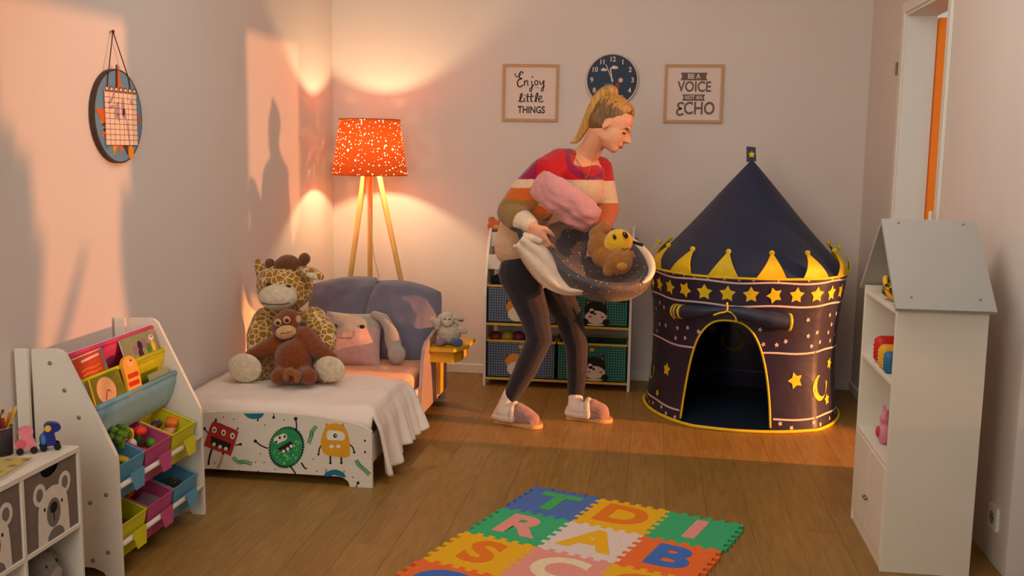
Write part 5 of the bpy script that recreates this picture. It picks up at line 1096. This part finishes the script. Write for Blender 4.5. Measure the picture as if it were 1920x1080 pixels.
#MB().tube([J(1088+26*math.cos(a), 287+(16 if math.sin(a) > 0 else 22)*math.sin(a)*1.0+9*math.cos(a), 4.745-.055*math.sin(a)) for a in (2*PI*k/28 for k in range(28))], .008, 8, 0, True).build('collar', SWM[1], wo, True)
MB().tube(cr([J(1072, 285, 4.69), J(1092, 318, 4.655), J(1099, 334, 4.645), J(1106, 316, 4.665), J(1120, 284, 4.70)], 6), .0015, 5).build('necklace', mat('gold_chain', (200, 150, 70), .3, metal=.9), wo)
# leggings, socks, slippers
LEG = mat('charcoal_denim', (44, 40, 46), .8, .15, 40, .25, 180, .15, .2)
def up(l, k): return [l[i] for i in k]
blob('leggings', [('e', J(982, 508, 4.79), (.115, .13, .105)), ('c', [J(972, 512, 4.71)]+legR[1:-1]+[legR[-1]+V((.002, 0, .004))], [.098, .074, .060, .056, .040]), ('c', [J(1030, 522, 4.88)]+legL[1:-1]+[legL[-1]+V((0, 0, .004))], [.092, .068, .055, .050, .039])], LEG, wo, .006, 4)
SOCK = mat('white_sock_knit', (226, 205, 190), .95, .05, 60, .4, 200); SOLE = mat('slipper_sole', (206, 156, 96), .8, .06, 40); UPP = mat('mauve_slipper_suede', (150, 118, 112), .9, .08, 40, .3, 150, .05, .3); FLUF = plush('white_slipper_fleece', (226, 200, 180), .1)
for (h_, t_), an, nm in ((FR, legR[-1], 'r'), (FL, legL[-1], 'l')):
    d = (t_-h_); L_ = d.length; d.normalize(); sd_ = V((-d.y, d.x, 0)); Fz = frame(V((h_.x, h_.y, 0)), d, sd_, V((0, 0, 1)))
    f = lambda x, y, z: Fz @ V((x, y, z))
    MB().prism([(p.x, p.y) for p in cr([(-.012, 0, 0), (.0, .032, 0), (.06, .034, 0), (.13, .040, 0), (L_-.05, .046, 0), (L_-.012, .032, 0), (L_+.004, 0, 0), (L_-.012, -.032, 0), (L_-.05, -.046, 0), (.13, -.038, 0), (.06, -.034, 0), (0, -.032, 0)], 4, True)], .001, .020, 0, Fz).build('slipper_sole', SOLE, wo)
    blob('slipper_upper', [('c', [f(.115, 0, .062), f(.16, 0, .048), f(L_-.045, 0, .036)], [.046, .042, .034]), ('c', [f(.12, .02, .034), f(L_-.05, .018, .030)], [.026, .024]), ('c', [f(.12, -.02, .034), f(L_-.05, -.018, .030)], [.026, .024])], UPP, wo, .005, 4)
    blob('slipper_lining', [('c', [f(.105, -.042, .035), f(.100, -.034, .075), f(.098, 0, .098), f(.100, .034, .075), f(.105, .042, .035)], [.016, .018, .018, .018, .016]), ('c', [f(.0, .028, .030), f(.05, .038, .028), f(.105, .042, .03)], [.014, .015, .015]), ('c', [f(.0, -.028, .030), f(.05, -.038, .028), f(.105, -.042, .03)], [.014, .015, .015]), ('c', [f(.0, -.028, .03), f(-.008, 0, .034), f(.0, .028, .03)], [.014, .014, .014])], FLUF, wo, .005, 3)
    blob('sock', [('c', [an+V((0, 0, .018)), f(.035, 0, .055), f(.10, 0, .050)], [.036, .040, .036]), ('e', f(.02, 0, .042), (.036, .032, .032))], SOCK, wo, .005, 4)

# ------------------------------------------------------------------ what she carries
bag = thing('storage_bag', J(1115, 545, 4.50), 'dark sequinned round storage bag with white lining carried by the woman', 'bag')
SEQ = voronoi_mat('sequin_sparkle_charcoal', (70, 60, 60), (235, 190, 150), 46, .14, 'F1', rough=.45)  # pale dots put the sequins' sparkle into the colour
SEQ.node_tree.nodes['Principled BSDF'].inputs['Specular IOR Level'].default_value = .5
WLN = mat('white_bag_lining', (228, 202, 178), .9, .05, 20, .3, 60)
ax1 = (CR*.93-CU*.34-CF*.05).normalized(); an_ = (CU*.62-CF*.74+CR*.22); an_ = (an_-ax1*an_.dot(ax1)).normalized(); ax2 = an_.cross(ax1)
BC = J(1116, 482, 4.52); BM = frame(BC, ax1, ax2, an_) @ Matrix.Diagonal((1.0, .70, 1, 1))
pf = [(.0005, -.16), (.10, -.158), (.19, -.135), (.245, -.09), (.272, -.03), (.270, .01), (.252, .032), (.226, .030), (.20, .005), (.16, -.04), (.08, -.065), (.0005, -.07)]
m = MB().lathe(pf, 48, 0, BM, False, False); m.v = [tuple(V(v)+an_*(.012*noise.noise(V(v)*9))+ax2*(.010*noise.noise(V(v)*11+V((3, 0, 0))))) for v in m.v]; m.build('bag_body', SEQ, bag, True)
MB().tube([BM @ V((.256*math.cos(a), .256*math.sin(a), .026)) for a in [-.45+1.75*k/24 for k in range(25)]], [.006+.013*math.sin(PI*k/24) for k in range(25)], 10).build('lining_rim', WLN, bag, True)
upc = [(984, 438), (1004, 452), (1024, 466), (1040, 490), (1052, 516), (1072, 536), (1104, 540)]; loc = [(966, 462), (976, 480), (990, 503), (1010, 528), (1034, 545), (1064, 553), (1102, 549)]
g = []
uc = cr([(a, b, 0) for a, b in upc], 5); lc = cr([(a, b, 0) for a, b in loc], 5)
for k in range(len(uc)):
    t = k/(len(uc)-1); row = []
    for j in range(9):
        s = j/8; p = uc[k]*(1-s)+lc[k]*s; row.append(J(p.x, p.y, 4.34+.10*t-.032*math.sin(PI*s)+.014*math.sin(s*13+t*5)*(1-.5*t)))
    g.append(row)
MB().sheet(g).build('hanging_lining', WLN, bag, True, sol=.012)
for a, b in (((984, 440), (1012, 452)), ((966, 462), (990, 470))): blob('lining_tab', [('c', [J(a[0], a[1], 4.36), J((a[0]+b[0])/2, (a[1]+b[1])/2, 4.335), J(b[0], b[1], 4.35)], [.012, .016, .014])], WLN, bag, .005)
STR = mat('dark_strap', (52, 50, 54), .8, .1)
MB().tube(cr([J(962, 428, 4.44), J(974, 434, 4.40), J(981, 452, 4.38), J(990, 476, 4.40)], 5), .017, 8, flat=.35).build('strap', STR, bag, True)
MB().tube([J(1184, 453, 4.43), J(1206, 460, 4.43)], .007, 8).build('strap_end', BLACK, bag, True)
c = J(1060, 378, 4.46); m = cushion_mb(c, CR*.815-CU*.58, CU*.62+CR*.42-CF*.66, .33, .17, .12, pinch=0, rnd=.35, wr=.02, seed=21)
PK = mat('pink_plush_fabric', (214, 144, 140), .95, .06, 40, .4, 180, .05, .4)
one(m, 'pink_pillow', PK, c, 'fluffy pink pillow on top of the bag against her chest', 'pillow', smooth=True)
TED = plush('golden_brown_fur', (160, 100, 36)); td = thing('teddy_bear', J(1140, 500, 4.42), 'golden brown teddy bear tumbling out of the bag', 'plush toy')
blob('body', [('e', J(1122, 462, 4.43), (.050, .05, .062)), ('e', J(1160, 492, 4.37), (.060, .05, .052)), ('c', [J(1118, 440, 4.45), J(1134, 428, 4.46)], [.036, .03]), ('c', [J(1130, 480, 4.41), J(1150, 488, 4.39)], [.05, .05]), ('e', J(1140, 508, 4.36), (.025, .02, .025)), ('e', J(1182, 478, 4.37), (.02, .015, .02))], TED, td, .006, 4)
MB().ell(J(1166, 500, 4.325), (.024, .018, .018)).build('muzzle', plush('light_brown_fur', (186, 124, 54)), td, True)
yb = thing('yellow_plush_ball', J(1160, 472, 4.40), 'round bright yellow plush with black eyes in the bag', 'plush toy'); YP = plush('yellow_plush', (234, 178, 26), .06)
blob('body', [('e', J(1160, 453, 4.41), (.062, .055, .055)), ('e', J(1150, 460, 4.42), (.05, .05, .05))], YP, yb, .005)
MB().ell(J(1172.5, 440.5, 4.356), (.010, .006, .0165), 0, (0, -.6, 0)).build('eye', EYE, yb, True); MB().ell(J(1152, 444, 4.352), (.007, .005, .012), 0, (0, -.4, 0)).build('eye', EYE, yb, True)
MB().tube([J(1166, 466, 4.353), J(1173, 468, 4.354), J(1180, 465, 4.362)], .002, 6).build('smile', BLACK, yb)
